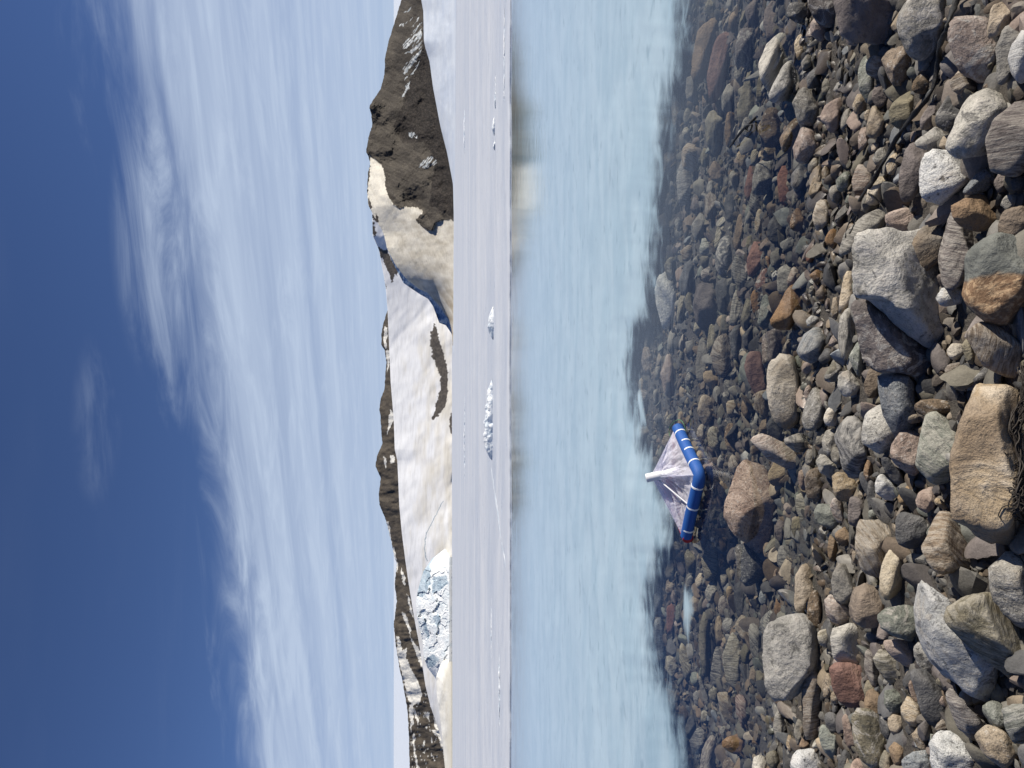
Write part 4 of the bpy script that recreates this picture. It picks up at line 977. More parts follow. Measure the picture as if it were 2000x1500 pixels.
7orp4 1165,1340 1210,1260 1260,1340 1200,1365|
7lgp4 1260,1340 1300,1290 1330,1330 1300,1360|
7gyp5 1130,1250 1170,1150 1200,1220 1200,1290 1160,1330|
7blb5s 95,520 120,400 170,480 205,700 180,760 130,700|long slate blue slab under water along the ice edge
7blp3s 100,340 110,210 160,210 180,320 160,400|
7rdp3s 195,330 260,290 270,360 230,520 200,510|dull red slab under water beside the slush tongue
7olb3s 290,700 300,590 350,640 390,760 350,850|
7pub4s 440,1500 470,1350 540,1270 590,1400 620,1560 450,1560|
7dgb4s 370,1300 430,1210 490,1220 490,1310 430,1400 380,1380|
7dgp4s 330,1180 380,1110 440,1200 380,1290 340,1260|
7gyp3s 430,830 520,1000 510,1070 450,930|
7tnp6s 550,500 580,390 620,520 600,610 565,600|
7orp3s 985,350 1010,250 1050,300 1030,380 1000,390|
7bls6s 870,270 900,190 945,250 930,310 890,310|
7ors4 975,100 1000,40 1020,90 1010,140 985,140|
7brp5s 820,1310 850,1230 890,1250 900,1340 850,1350|
7gyb4 980,1180 1030,1060 1080,1180 1050,1300 1000,1260|
7tns5 1070,1340 1090,1260 1130,1300 1130,1390 1090,1390|
7olp4 925,1400 990,1370 1040,1450 1000,1500 940,1480|
7dgp6s 695,180 740,140 785,220 770,360 720,400 700,300|
7tnp4s 630,200 660,170 700,280 690,320 640,300|
8brp6 245,330 270,220 350,160 440,200 530,300 470,380 390,460 300,460 250,400|rounded grey brown boulder with a cracked face
8gnv5 440,410 520,340 640,310 740,320 790,380 760,500 680,570 560,530 460,450|pale green grey stone with a cream end
8whv6 755,500 790,280 850,190 950,155 1080,180 1140,240 1040,310 960,400 960,480 1040,560 1200,730 1380,930 1320,1010 1150,940 960,850 830,740 770,620|long pale grey and yellow boulder under the olive slab
8olb3 945,400 990,320 1100,270 1250,220 1290,270 1320,330 1440,430 1500,550 1600,700 1560,900 1500,880 1350,790 1200,680 1050,560 960,470|large flat olive slab lying over the long pale boulder
8pkp1 480,570 590,560 715,590 690,640 710,730 640,755 560,680|sharp edged pink wedge with a dark side
8tns5 740,280 790,270 800,340 750,330|
8olb1 400,660 480,640 590,720 600,780 560,890 480,820 420,730|sharp olive grey block with a lit flat top
8pub4 330,720 390,640 410,720 460,830 440,910 380,860 330,790|
8brp8 345,1040 370,960 410,930 465,1000 460,1100 400,1130 350,1100|smooth brown egg in the lower rubble
8gns4 475,930 560,920 620,1000 590,1090 540,1110 480,1040|
8lgs5 700,640 750,585 800,690 870,760 880,820 800,820 720,730|light speckled stone along the long pale boulder
8dgp4 680,830 740,790 850,850 910,950 930,1000 890,1130 830,1190 760,1080 730,940|long dark grey flat stone
8pub2 930,970 1000,920 1050,1040 1140,1120 1250,1160 1210,1290 1130,1300 1030,1200|banded purple brown slab partly in deep shadow
8olv5 250,1150 290,1070 350,1065 440,1150 460,1240 530,1330 500,1390 440,1400 430,1500 360,1480 280,1400 250,1280|large olive yellow mottled boulder at the photo's bottom
8dgs7 445,1150 480,1080 520,1130 550,1260 520,1310 450,1240|dark slate egg beside the olive yellow mottled boulder
8tnp5 510,1160 560,1110 620,1150 600,1250 550,1255 510,1200|
8tnb2 600,1090 650,980 740,1060 755,1170 700,1210 620,1140|tan and brown wedge in the lower rubble
8whs6 830,1330 900,1260 980,1245 1080,1300 1140,1400 1160,1560 860,1560 840,1430|white granite boulder at the photo's bottom edge
8bls3 620,1440 700,1390 830,1370 850,1500 640,1560|
8tns4 690,1260 750,1200 800,1290 800,1350 740,1370|
8brp6 525,1370 560,1310 620,1340 610,1450 560,1480|
8tns6 1180,1310 1270,1210 1350,1240 1460,1390 1450,1440 1340,1500 1220,1400|sandy tan boulder near the lower right corner
8gns6 1210,1060 1250,1015 1330,1030 1410,1180 1360,1240 1270,1180 1220,1110|dark speckled oval stone near the lower right corner
8gnb3 1365,1080 1500,1040 1620,1080 1600,1330 1500,1330 1420,1280 1390,1150|green grey block at the photo's right edge above the corner
8olt4 440,1400 470,1370 530,1400 560,1490 480,1560 440,1500|
8pkp3 230,1500 280,1435 330,1470 360,1530 240,1560|
8pkp5 880,1000 910,975 950,1040 900,1050|
8brb4 855,1220 890,1160 960,1140 970,1180 900,1240|
8pkp2 950,1200 1030,1200 1040,1260 960,1240|
8pkp4 655,900 670,865 730,960 735,1010 700,1035|
8pkp5 170,1200 190,1110 250,1290 270,1370 200,1350|
8dgp4 40,1120 100,1095 140,1150 160,1170 100,1260 60,1180|
8tns4 85,980 110,930 150,940 165,1020 110,1030|
8tnt4 25,900 70,810 105,880 70,990 35,970|
8olp5 325,940 370,860 410,930 350,1000|
8dgp4 140,1440 180,1370 240,1420 200,1560 140,1540|
8olp4 860,870 900,830 980,880 940,920 900,910|
'''
CN = {'gy': 'grey', 'lg': 'light grey', 'dg': 'dark grey', 'br': 'brown', 'tn': 'tan', 'pk': 'pinkish', 'rd': 'red', 'ol': 'olive', 'cr': 'cream', 'yl': 'yellow',
      'gn': 'green grey', 'pu': 'purple brown', 'or': 'orange', 'bl': 'blue grey', 'wh': 'white'}
ROCKS = []
m = Mat('grey green stone with a rusty end', 0.82, 0.35)
P = m.objc(); sp = m.n('ShaderNodeSeparateXYZ'); m.l(P, sp.inputs[0])
b1_, n1, n2, n3, h = stone_shade(m, (0.12, 0.125, 0.11), (0.20, 0.205, 0.18), 'p', P, 0.3)
b2_ = m.mix(m.ss(n2, 0.45, 0.62), (0.20, 0.12, 0.065), (0.42, 0.29, 0.17))
k_ = m.ss(m.math('ADD', sp.outputs[0], m.math('MULTIPLY', m.math('SUBTRACT', n1, 0.5), 0.08)), -0.012, 0.006)
wetting(m, m.mix(k_, b2_, b1_)); m.l(m.bump(n3, 0.35, 0.002, m.bump(n2, 0.5, 0.008, m.bump(n1, 0.7, 0.03))), m.b.inputs['Normal'])
TWO = m.m
for i, ln in enumerate([q for q in DATA.strip().split('\n') if q.strip()]):
    body, nick = ln.split('|'); toks = body.split()
    h = toks[0]; ox, oy = TILES[h[0]]; key, pat, rd, sub = h[1:3], h[3], int(h[4]) / 9.0, h.endswith('s') and len(h) == 6
    pts = [(ox + float(a) * 400 / 1500, oy + float(b) * 400 / 1500) for a, b in (q.split(',') for q in toks[1:])]
    A_ = np.array(pts); wpx = np.ptp(A_, axis=0).max()
    nm = 'boulder' if wpx > 62 else 'stone'
    mt = TWO if 'rusty brown lower half' in nick else None
    o, c, size = build_rock(nm, pts, key, pat, 100 + i, sub, rd, mt)
    ROCKS.append(dict(o=o, c=c, s=size, px=A_.mean(0), nick=nick, key=key, sub=sub, pts=A_, w=wpx, kind=nm, rd=rd))
# labels: the outstanding stones have their own words, the others are told by colour and by the outstanding stone they lie next to
NAMED = [r for r in ROCKS if r['nick']]; used = set(r['nick'] for r in NAMED)
def direction(v):
    return ('right of' if v[0] > 0 else 'left of') if abs(v[0]) > abs(v[1]) else ('below' if v[1] > 0 else 'above')
def label_of(r, noun):
    ns = sorted(NAMED, key=lambda q: np.hypot(*(q['px'] - r['px'])))
    sz = 'tiny' if r['w'] < 24 else 'small' if r['w'] < 38 else 'medium'
    sh = ' rounded' if r['rd'] > 0.7 else ' angular' if r['rd'] < 0.34 else ''
    if r['sub']: sh += ' sunken'
    for k in range(14):
        q = ns[k]; nk = q['nick'].replace("the photo's", 'the')
        base = ' '.join(nk.split()[:8])
        while base.split()[-1] in ('of', 'the', 'a', 'with', 'and', 'at', 'by', 'in', 'on', 'under', 'over', 'between', 'beside', 'to', 'its', 'into', 'touching', 'two'): base = ' '.join(base.split()[:-1])
        lab = '%s%s %s %s %s the %s' % (sz, sh, CN[r['key']], noun, direction(r['px'] - q['px']), base)
        if lab not in used and len(lab.split()) <= 16: break
    used.add(lab); return lab
for r in ROCKS: tag(r['o'], r['nick'] or label_of(r, 'stone'), r['kind'])

# ------------------------------------------------------------ uncountable small stones filling the bed
m = Mat('pebbles', 0.82, 0.35)
P = m.pos(); c = m.vc()
n1 = m.noise(P, 22, 5, 0.65); n2 = m.noise(P, 130, 4, 0.7)
f = m.math('ADD', m.math('MULTIPLY', m.math('SUBTRACT', n1, 0.5), 1.1), m.math('ADD', m.math('MULTIPLY', m.math('SUBTRACT', n2, 0.5), 0.9), 1.0))
g = m.n('ShaderNodeCombineColor')
for i in range(3): m.l(f, g.inputs[i])
wetting(m, m.mix(1.0, c, g.outputs[0], 'MULTIPLY'))
m.l(m.bump(n2, 0.5, 0.004, m.bump(n1, 0.4, 0.01)), m.b.inputs['Normal'])
PEB = m.m
_GX, _GY = np.meshgrid(np.arange(1150, 2200, 4.0), np.arange(-100, 1700, 4.0), indexing='ij')
TAKEN = np.zeros(_GX.shape, bool)
for r in ROCKS:
    q = (r['pts'] - r['px']) * 0.80 + r['px']; TAKEN |= in_poly(_GX, _GY, [tuple(t_) for t_ in q])
def project(p):
    v = p - np.array(CAM); d = v @ np.array(FW)
    return 1000 - FPX * (v @ np.array(UP)) / d, 750 - FPX * (v @ np.array(RT)) / d
def pebbles(name, n_try, rlo, rhi, sep, lvl, seed, zoff, xr, power=1.0, label='', keys=None):
    rng = np.random.RandomState(seed)
    cell_ = {}; out = []
    cs = rhi * 2
    rr = rlo + (rhi - rlo) * rng.rand(n_try) ** power; rr = np.sort(rr)[::-1]
    yy = xr[2] + (xr[3] - xr[2]) * rng.rand(n_try) ** 1.15
    xx = (rng.rand(n_try) * 2 - 1) * (yy * xr[0] + xr[1])
    for x, y, r in zip(xx, yy, rr):
        k = (int(x / cs), int(y / cs)); ok = True
        for a in (-1, 0, 1):
            for b in (-1, 0, 1):
                for (x2, y2, r2) in cell_.get((k[0] + a, k[1] + b), ()):
                    if (x - x2) ** 2 + (y - y2) ** 2 < (sep * (r + r2)) ** 2: ok = False; break
                if not ok: break
            if not ok: break
        if ok: cell_.setdefault(k, []).append((x, y, r)); out.append((x, y, r))
    A = np.array(out)
    if rhi > 0.03:      # cobbles keep clear of the larger stones
        u_, v_ = project(np.stack([A[:, 0], A[:, 1], ground_z(A[:, 0], A[:, 1]) + 0.02], -1))
        iu = np.clip(((u_ - 1150) / 4).astype(int), 0, TAKEN.shape[0] - 1); iv = np.clip(((v_ + 100) / 4).astype(int), 0, TAKEN.shape[1] - 1)
        inside = (u_ > 1150) & (u_ < 2196) & (v_ > -100) & (v_ < 1696)
        A = A[~(TAKEN[iu, iv] & inside)]
    n = len(A)
    dirs, faces = ico(lvl); nv = len(dirs)
    D = np.repeat(dirs[None], n, 0); t = np.ones((n, nv))
    for i in range(9):
        nn = rng.normal(size=(n, 3)); nn /= np.linalg.norm(nn, axis=1)[:, None]
        d = rng.uniform(0.45, 0.9, size=(n, 1)); dn = np.einsum('nvk,nk->nv', D, nn)
        lim = np.where(dn > 0.05, d / np.maximum(dn, 0.05), 20); t = np.minimum(t, lim)
    V = D * t[..., None]
    sc = np.stack([rng.uniform(1.1, 1.75, n), rng.uniform(0.85, 1.2, n), rng.uniform(0.45, 0.8, n)], 1) * A[:, 2:3]
    V = V * sc[:, None]
    tx, ty, a = rng.normal(0, 0.35, n), rng.normal(0, 0.35, n), rng.rand(n) * 6.283
    V[..., 2] = V[..., 2] + V[..., 0] * tx[:, None] + V[..., 1] * ty[:, None]
    ca, sa = np.cos(a)[:, None], np.sin(a)[:, None]
    X_ = V[..., 0] * ca - V[..., 1] * sa; Y_ = V[..., 0] * sa + V[..., 1] * ca
    gz = ground_z(A[:, 0], A[:, 1])
    cz = gz + sc[:, 2] * zoff
    W = np.stack([X_ + A[:, :1], Y_ + A[:, 1:2], V[..., 2] + cz[:, None]], -1)
    F = (faces[None] + (np.arange(n) * nv)[:, None, None]).reshape(-1, 3)
    ks = keys or (['gy'] * 6 + ['dg'] * 5 + ['br'] * 6 + ['ol'] * 4 + ['tn'] * 4 + ['pk'] * 2 + ['lg'] * 1 + ['pu'] * 3 + ['bl'] * 1 + ['gn'] * 2)
    c0 = np.array([np.array(PAL[k][0]) * 0.5 + np.array(PAL[k][1]) * 0.5 for k in ks])[rng.randint(0, len(ks), n)]
    c0 = c0 * rng.uniform(0.45, 1.05, (n, 1)) * (1.0 if rhi > 0.03 else 0.72); lum = c0.mean(1, keepdims=True); c0 = lum + (c0 - lum) * rng.uniform(0.5, 1.0, (n, 1))
    C = np.repeat(c0[:, None], nv, 1).reshape(-1, 3)
    o = mesh_obj(name, W.reshape(-1, 3), F, PEB, cols=C); o['kind'] = 'stuff'
    o.data.set_sharp_from_angle(angle=R(32)); tag(o, label, 'pebbles'); print(name, n); return o
pebbles('cobble_bed', 9000, 0.026, 0.060, 0.86, 3, 5, 0.15, (0.85, 0.9, 1.1, 9.5), 1.8, 'layer of small mixed stones filling the gaps between the boulders')
pebbles('gravel', 40000, 0.010, 0.026, 0.80, 2, 6, 0.2, (0.80, 0.6, 1.2, 9.0), 1.4, 'fine mixed gravel between the stones and under the shallow water')

# larger stones on the lake bed that nothing tells apart
rng = np.random.RandomState(77); placed = []; n_c = 0
for k in range(2600):
    a_ = 1255 + 330 * rng.rand(); b_ = -60 + 1620 * rng.rand()
    if a_ < interp(EDGE, b_) - 14: continue
    p = on_ground(a_, b_, 0.0)
    if p.z > -0.05: continue
    w2 = rng.uniform(14, 34) * (1.0 if a_ < 1480 else 1.15); h2 = w2 * rng.uniform(0.42, 0.75)
    iu = int((a_ - 1150) / 4); iv = int((b_ + 100) / 4)
    if TAKEN[max(0, iu - 2):iu + 3, max(0, iv - 4):iv + 5].any(): continue
    if any(abs(a_ - q[0]) < 0.85 * (h2 + q[2]) and abs(b_ - q[1]) < 0.85 * (w2 + q[3]) for q in placed): continue
    placed.append((a_, b_, h2, w2)); n_c += 1
    if n_c > 240: break
    an = np.sort(rng.rand(8) * 6.283 * 0.25 + np.arange(8) * 6.283 / 8); rot = rng.normal(0, 0.35)
    ex_, ey_ = h2 * np.cos(an) * rng.uniform(0.85, 1.1, 8), w2 * np.sin(an) * rng.uniform(0.85, 1.1, 8)
    pts = [(a_ + x * math.cos(rot) - y * math.sin(rot) * 0.6, b_ + x * math.sin(rot) + y * math.cos(rot)) for x, y in zip(ex_, ey_)]
    key = ['gy', 'ol', 'br', 'dg', 'pu', 'gn', 'gy', 'br', 'ol', 'tn'][rng.randint(10)]; pat = 'pbsbp'[rng.randint(5)]
    o, c, size = build_rock('cobble', pts, key, pat, 900 + k, True, rng.uniform(0.3, 0.75))
    r = dict(px=np.array([a_, b_]), w=2 * w2, rd=0.5, sub=True, key=key)
    tag(o, label_of(r, 'cobble'), 'cobble', 'cobbles on the bed under the shallow water')
print('bed cobbles', n_c)
# ------------------------------------------------------------ tubes
def smooth_path(P, n):
    P = np.array(P, float)
    s = np.r_[0, np.cumsum(np.linalg.norm(np.diff(P, axis=0), axis=1))]; s /= s[-1]
    q = np.linspace(0, 1, n); out = np.stack([np.interp(q, s, P[:, k]) for k in range(3)], -1)
    k = max(1, n // (2 * max(2, len(P))))
    for _ in range(2):
        pad = np.concatenate([np.repeat(out[:1], k, 0), out, np.repeat(out[-1:], k, 0)])
        cs_ = np.cumsum(np.concatenate([np.zeros((1, 3)), pad]), 0); w_ = 2 * k + 1
        out = (cs_[w_:] - cs_[:-w_]) / w_
    return out
def tube(P, r, sides=10, flat=1.0, caps=True, twist=0.0):
    P = np.array(P, float); n = len(P); T = np.gradient(P, axis=0); T /= np.linalg.norm(T, axis=1)[:, None] + 1e-12
    r = np.broadcast_to(np.asarray(r, float), (n,))
    nrm = np.cross(T[0], [0, 0, 1.0]); 
    if np.linalg.norm(nrm) < 1e-3: nrm = np.cross(T[0], [1.0, 0, 0])
    nrm /= np.linalg.norm(nrm); V = []
    a = np.linspace(0, 2 * math.pi, sides, endpoint=False)
    for i in range(n):
        nrm = nrm - T[i] * (nrm @ T[i]); nrm /= np.linalg.norm(nrm); b = np.cross(T[i], nrm)
        aa = a + twist * i
        c_, s_ = np.cos(aa), np.sin(aa)
        e = nrm * math.cos(twist * i) + b * math.sin(twist * i); g = -nrm * math.sin(twist * i) + b * math.cos(twist * i)
        V.append(P[i] + r[i] * (np.cos(a)[:, None] * e + flat * np.sin(a)[:, None] * g))
    V = np.concatenate(V); F = []
    for i in range(n - 1):
        for j in range(sides):
            k = (j + 1) % sides; F.append((i * sides + j, i * sides + k, (i + 1) * sides + k, (i + 1) * sides + j))
    if caps: F.append(tuple(range(sides))[::-1]); F.append(tuple(range((n - 1) * sides, n * sides)))
    return V, F
def join(parts):
    V, F, o_ = [], [], 0
    for v, f in parts:
        V.append(v); F += [tuple(i + o_ for i in q) for q in f]; o_ += len(v)
    return np.concatenate(V), F

# ------------------------------------------------------------ floating insect trap
def plain(name, c, rough, spec=0.4, bscale=0, bstr=0, bd=0.002, vary=0.0):
    m = Mat(name, rough, spec, c); P = m.objc()
    if bscale:
        n_ = m.noise(P, bscale, 4, 0.6); m.l(m.bump(n_, bstr, bd), m.b.inputs['Normal'])
        if vary: m.col(m.mix(n_, tuple(k * (1 - vary) for k in c), tuple(min(1, k * (1 + vary)) for k in c)))
    return m.m
BLUE = plain('blue foam', (0.02, 0.095, 0.34), 0.6, 0.35, 220, 0.5, 0.002, 0.25); RED = plain('red foam', (0.40, 0.015, 0.025), 0.55, 0.35, 220, 0.4, 0.002, 0.2)
WHITE = plain('white plastic', (0.80, 0.80, 0.80), 0.35, 0.5, 30, 0.1, 0.002, 0.04); BAND = plain('white tie', (0.78, 0.80, 0.80), 0.4, 0.5)
GREEN = plain('green cord', (0.10, 0.20, 0.12), 0.7, 0.2); 
m = Mat('sheer lilac netting', 0.9, 0.1, (0.62, 0.60, 0.76)); m.t.nodes.remove(m.b)
P = m.objc()
n1 = m.noise(P, 16, 5, 0.6, 1.6); uv_ = m.vc()
df = m.n('ShaderNodeBsdfDiffuse'); tl = m.n('ShaderNodeBsdfTranslucent'); tr = m.n('ShaderNodeBsdfTransparent')
for q in (df, tl): q.inputs['Color'].default_value = (0.86, 0.85, 0.94, 1)
m.l(m.bump(n1, 0.8, 0.02), df.inputs['Normal'])
a1 = m.n('ShaderNodeMixShader'); a1.inputs[0].default_value = 0.45; m.l(df.outputs[0], a1.inputs[1]); m.l(tl.outputs[0], a1.inputs[2])
a2 = m.n('ShaderNodeMixShader'); fo = m.math('ADD', m.ss(n1, 0.50, 0.60, 0.76, 0.93), m.ss(m.noise(P, 40, 3, 0.5, 2.5), 0.56, 0.66, 0, 0.09))
m.l(fo, a2.inputs[0]); m.l(tr.outputs[0], a2.inputs[1]); m.l(a1.outputs[0], a2.inputs[2]); m.l(a2.outputs[0], m.out.inputs['Surface'])
NET = m.m
ZT = 0.030; RT_ = 0.042
A_, B_, C_ = (np.array(on_z(*q, ZT)) for q in ((1325, 838), (1367, 928), (1341, 1047)))
D_ = A_ + C_ - B_
root = bpy.data.objects.new('floating_trap', None); COL.objects.link(root)
ctr = (A_ + C_) / 2; root.location = (*ctr[:2], 0); root.empty_display_size = 0.1
tag(root, 'floating square insect trap of blue foam tubes with a sheer net pyramid and white bottle', 'insect trap')
off = np.array([ctr[0], ctr[1], 0])
def child(name, v, f, mat, parent=root, label=None, smooth=True):
    o = mesh_obj(name, np.asarray(v) - off, f, mat, parent=parent, smooth=smooth)
    o.data.set_sharp_from_angle(angle=R(45))
    if label: o['label'] = label
    return o
# the two blue sides are one bent foam tube
ext = lambda p, q, k: p + (p - q) / np.linalg.norm(p - q) * k
mid1 = B_ + (A_ - B_) * 0.13; mid2 = B_ + (C_ - B_) * 0.13
bend = [mid1 * (1 - t) ** 2 + B_ * 2 * t * (1 - t) + mid2 * t ** 2 for t in np.linspace(0, 1, 12)]
path = [ext(A_, B_, 0.015)] + [A_ + (mid1 - A_) * t for t in np.linspace(0.05, 0.97, 20)] + bend + [mid2 + (C_ - mid2) * t for t in np.linspace(0.03, 1.0, 20)]
path = np.array(path); path[:, 2] += 0.003 * np.sin(np.linspace(0, 9, len(path)))
v, f = tube(path, RT_, 24); child('foam_tube', v, f, BLUE, label='bright blue foam tube bent round the near corner')
for p_, q_ in ((D_, A_), (D_, C_)):
    e = q_ + (p_ - q_) / np.linalg.norm(p_ - q_) * 0.02; e2 = ext(q_, p_, 0.03) if q_ is C_ else e
    v, f = tube(np.linspace(p_, e2 + np.array([0, 0, -0.004]), 16), RT_ * 0.92, 20); child('foam_tube', v, f, RED, label='red foam tube on the far side')
def band(p, d, r=RT_ + 0.0022, wd=0.0065):
    d = d / np.linalg.norm(d); pts = [p - d * wd, p - d * wd * 0.9, p + d * wd * 0.9, p + d * wd]
    v, f = tube(pts, [r - 0.002, r, r, r - 0.002], 24); child('tie_band', v, f, BAND)
for t in (0.12, 0.34, 0.52, 0.77): band(A_ + (B_ - A_) * t, B_ - A_)
for t in (0.17, 0.50, 0.87): band(B_ + (C_ - B_) * t, C_ - B_)
# double bottle at the apex
Tp = np.array(CAM) + np.array(ray(1262, 934)); Tp = np.array(CAM) + np.array(ray(1262, 934)) * (ctr[1] - 0.01) / ray(1262, 934).y
Bp = np.array(CAM) + np.array(ray(1329, 919)) * (ctr[1] - 0.09) / ray(1329, 919).y
prof = [(0, 0.020), (0.0, 0.0285), (0.01, 0.0315), (0.36, 0.0315), (0.42, 0.030), (0.45, 0.026), (0.47, 0.0245), (0.50, 0.0255), (0.505, 0.029), (0.535, 0.029), (0.54, 0.0245), (0.57, 0.0245), (0.60, 0.027)]
prof2 = [(0.575, 0.0235), (0.60, 0.0275), (0.63, 0.028), (0.98, 0.028), (1.0, 0.026), (1.0, 0.018)]
for k, pr in enumerate((prof, prof2)):
    pts = [Tp + (Bp - Tp) * a for a, r in pr]; pts = [p + (Bp - Tp) * 1e-5 * i for i, p in enumerate(pts)]
    v, f = tube(pts, [r for a, r in pr], 28); child('bottle', v, f, WHITE, label='white collecting bottle at the tip' if k == 0 else 'smaller white bottle joined neck to neck')
AP = Tp + (Bp - Tp) * 0.22 + np.array([0, 0.035, 0.0])
# net: four slack panels from the apex to the frame
def panel(p, q, seed):
    nu, nv = 70, 60; u = np.linspace(0, 1, nu)[:, None]; t = np.linspace(0, 1, nv)[None]
    e = p[None, None] + (q - p)[None, None] * u[..., None] + np.array([0, 0, 0.03])
    top = AP[None, None] + (q - p)[None, None] * (u[..., None] - 0.5) * 0.06
    S = top + (e - top) * t[..., None]
    nrm = np.cross(q - p, AP - p); nrm /= np.linalg.norm(nrm)
    if nrm @ (ctr - (p + q) / 2 ) < 0: nrm = -nrm
    UU, TT = np.meshgrid(u[:, 0], t[0], indexing='ij')
    sag = 0.035 * np.sin(UU * math.pi) * np.sin(TT * math.pi) ** 0.8
    wr = (0.032 * (1 - np.abs(fbm(p3(UU * 5 - TT * 2.5, TT * 2.2), seed, 3))) + 0.016 * fbm(p3(UU * 14 - TT * 3, TT * 4.0), seed + 9, 3)) * np.sin(TT * math.pi) * np.clip(np.sin(UU * math.pi) * 2, 0, 1)
    S = S + nrm * (sag + wr)[..., None]
    return S.reshape(-1, 3), [tuple(x) for x in grid_faces(nu, nv).tolist()]
v, f = join([panel(A_, B_, 1), panel(B_, C_, 2), panel(C_, D_, 3), panel(D_, A_, 4)]); child('net', v, f, NET)
# thin white rods holding the net
pr_ = B_ + (C_ - B_) * 0.5 + np.array([0, 0, 0.03])
for e in (pr_, D_ + (A_ - D_) * 0.5 + np.array([0, 0, 0.03])):
    v, f = tube(np.linspace(AP + (e - AP) * 0.12, e, 20) + np.array([0, 0, -0.012]), 0.0055, 10); child('rod', v, f, WHITE)
lp = [np.array(on_z(a, b, z)) for a, b, z in ((1314, 860, .05), (1309, 853, .06), (1306, 843, .06), (1309, 832, .06), (1317, 823, .05), (1327, 819, .04), (1334, 824, .03), (1338, 834, .02), (1340, 845, .012))]
v, f = tube(smooth_path(lp, 50), 0.0032, 8); child('cord_loop', v, f, GREEN)

# ------------------------------------------------------------ black rope and cord tangle, lying on the stones
dgv = bpy.context.evaluated_depsgraph_get()
VV, FF, o_ = [], [], 0
for r in ROCKS:
    x, y = r['px']
    if x > 1620 and (y < 560 or (x > 1840)):
        me = r['o'].data; a = np.empty(len(me.vertices) * 3, np.float32); me.vertices.foreach_get('co', a)
        a = a.reshape(-1, 3) + np.array(r['c']); lp_ = np.empty(len(me.loops), np.int32); me.loops.foreach_get('vertex_index', lp_)
        VV += a.tolist(); FF += (lp_.reshape(-1, 3) + o_).tolist(); o_ += len(a)
bvh = BVHTree.FromPolygons(VV, FF, all_triangles=True)
def hit(px, py, lift):
    d = ray(px, py).normalized(); h = bvh.ray_cast(CAM, d); g = on_ground(px, py, 0.02)
    p = h[0] if h[0] is not None and (h[0] - CAM).length < (g - CAM).length else g
    return np.array(p - d * lift)
def lay(pts, n, lift):
    """drape a run of picture points over the stones"""
    Q = np.array(pts, float); s = np.r_[0, np.cumsum(np.linalg.norm(np.diff(Q, axis=0), axis=1))]; q = np.linspace(0, s[-1], n)
    X_ = np.interp(q, s, Q[:, 0]); Y_ = np.interp(q, s, Q[:, 1])
    W = np.array([hit(a, b, lift) for a, b in zip(X_, Y_)])
    # the rope spans hollows: keep the distance from the camera near its local minimum
    d = np.linalg.norm(W - np.array(CAM), axis=1); k = max(2, n // 16)
    dm = np.array([d[max(0, i - k):i + k + 1].min() for i in range(n)])
    for _ in range(4): dm = np.convolve(np.pad(dm, k // 2 + 1, 'edge'), np.ones(2 * (k // 2 + 1) + 1) / (2 * (k // 2 + 1) + 1), 'valid')
    dm = np.minimum(dm, d)
    W = np.array(CAM) + (W - np.array(CAM)) * (dm / d)[:, None]
    return smooth_path(W, n)
def t2(*p): return [(1600 + a * 400 / 1500, b * 400 / 1500) for a, b in p]
def t6(*p): return [(1600 + a * 400 / 1500, 750 + b * 400 / 1500) for a, b in p]
ROPE = plain('black rope', (0.016, 0.015, 0.014), 0.6, 0.4, 120, 0.8, 0.004, 0.4)
pts = t2((1060, -160), (1010, 0), (960, 120), (930, 230), (875, 340), (880, 450), (850, 560), (840, 640), (780, 740), (690, 840), (600, 960), (550, 1040), (510, 1120), (450, 1220), (400, 1320), (330, 1410), (290, 1480))
W = lay(pts, 130, 0.012)
rp_ = bpy.data.objects.new('rope', None); COL.objects.link(rp_); tag(rp_, "black twisted rope running over the boulders from the photo's top edge", 'rope')
v, f = tube(W, 0.0095 + 0.0012 * np.sin(np.arange(130) * 0.9), 10, 0.6, True, 0.16); mesh_obj('rope_run', v, f, ROPE, parent=rp_)
for k, en in enumerate([[(290, 1480), (240, 1570), (200, 1680), (190, 1750)], [(300, 1470), (290, 1560), (250, 1660), (215, 1720)], [(330, 1410), (400, 1430), (460, 1510), (500, 1570)], [(290, 1480), (300, 1540), (220, 1640)]]):
    v, f = tube(lay(t2(*en), 30, 0.006), 0.0026, 6); mesh_obj('frayed_strand', v, f, ROPE, parent=rp_)
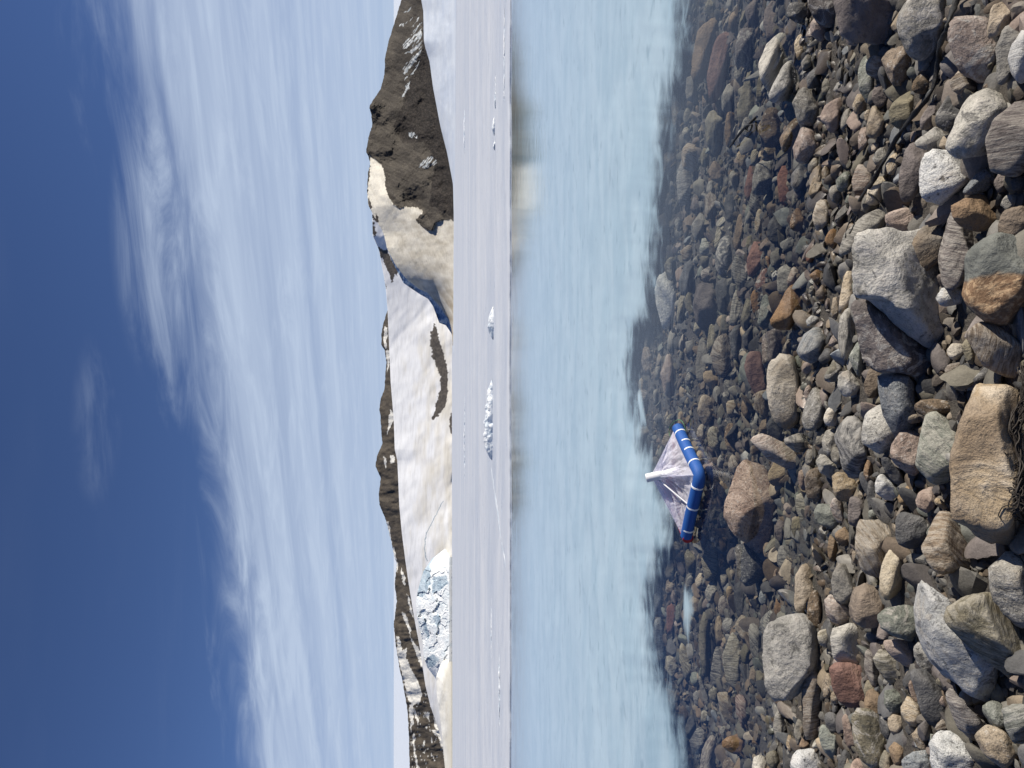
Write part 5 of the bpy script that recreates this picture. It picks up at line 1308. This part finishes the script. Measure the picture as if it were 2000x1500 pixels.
# a black strap end in the shallows
sp_ = [np.array(on_z(1250 + a * 400 / 1500, b * 400 / 1500, z)) for a, b, z in ((650, 1085, .02), (690, 1030, .035), (740, 965, .03), (780, 920, .045), (830, 905, .055), (800, 980, .03), (760, 945, .035), (830, 880, .01), (880, 830, -.02))]
v, f = tube(smooth_path(sp_, 60), 0.0075, 8, 0.45, True, 0.05); o = mesh_obj('strap', v, f, ROPE); tag(o, 'black bent strap end sticking out of the shallow water', 'strap')
v = v  # tangle
CORD = plain('dark brown cord', (0.035, 0.028, 0.022), 0.6, 0.4, 200, 0.5, 0.002, 0.4)
rng = np.random.RandomState(5)
spine = np.array(t6((1500, -150), (1505, 0), (1490, 120), (1450, 230), (1430, 340), (1445, 450), (1475, 560), (1480, 680), (1460, 780), (1450, 860), (1470, 930), (1520, 990)))
wid = np.array([60, 60, 40, 60, 50, 30, 25, 35, 45, 80, 90, 60]) * 0.27
L_ = len(spine) - 1; parts = []
def sp_at(t, off_):
    i = np.clip(t, 0, L_ - 1e-6); k = int(i); fr_ = i - k
    p = spine[k] * (1 - fr_) + spine[k + 1] * fr_; ww = wid[k] * (1 - fr_) + wid[k + 1] * fr_
    return p[0] + off_[0] * ww, p[1] + off_[1] * ww
for j in range(46):
    ph = rng.rand() * 6.28; fq = rng.uniform(1.2, 4.5); am = rng.uniform(0.3, 0.9); o1 = rng.uniform(-0.4, 0.5)
    t0_ = rng.uniform(-0.5, 6); t1_ = t0_ + rng.uniform(3, 7); n_ = 90; pl = []
    for t in np.linspace(max(0, t0_), min(L_, t1_), n_):
        lo = am * math.sin(t * fq + ph); la = 0.5 * math.cos(t * fq * 1.3 + ph * 2)
        pl.append(sp_at(t, (o1 + lo * 0.8, la * 0.8)))
    Wp = lay(pl, n_, 0.006 + 0.022 * rng.rand()); parts.append(tube(Wp, 0.0019, 5, 1, False))
for j in range(34):     # small loops and curls
    t = rng.choice([rng.uniform(6, 8), rng.uniform(8.5, 11)]); c_ = sp_at(t, rng.normal(0, 0.6, 2)); ra = rng.uniform(3, 10); n_ = 26; a0 = rng.rand() * 6.28
    pl = [(c_[0] + ra * math.cos(a0 + q) * (1 + 0.2 * q / 6), c_[1] + ra * 0.7 * math.sin(a0 + q) + q) for q in np.linspace(0, 6.6, n_)]
    parts.append(tube(lay(pl, n_, 0.006 + 0.02 * rng.rand()), 0.0017, 5, 1, False))
for en in ([(1430, 950), (1440, 1060), (1450, 1180), (1480, 1290), (1540, 1350)], [(1400, 880), (1340, 900), (1310, 960), (1340, 1000)], [(1420, 510), (1370, 515), (1355, 500)]):
    parts.append(tube(lay(t6(*en), 40, 0.004), 0.0015, 5, 1, False))
v, f = join(parts); o = mesh_obj('cord_tangle', v, f, CORD); tag(o, 'matted tangle of dark thin cord lying on the largest yellow boulder', 'cord')
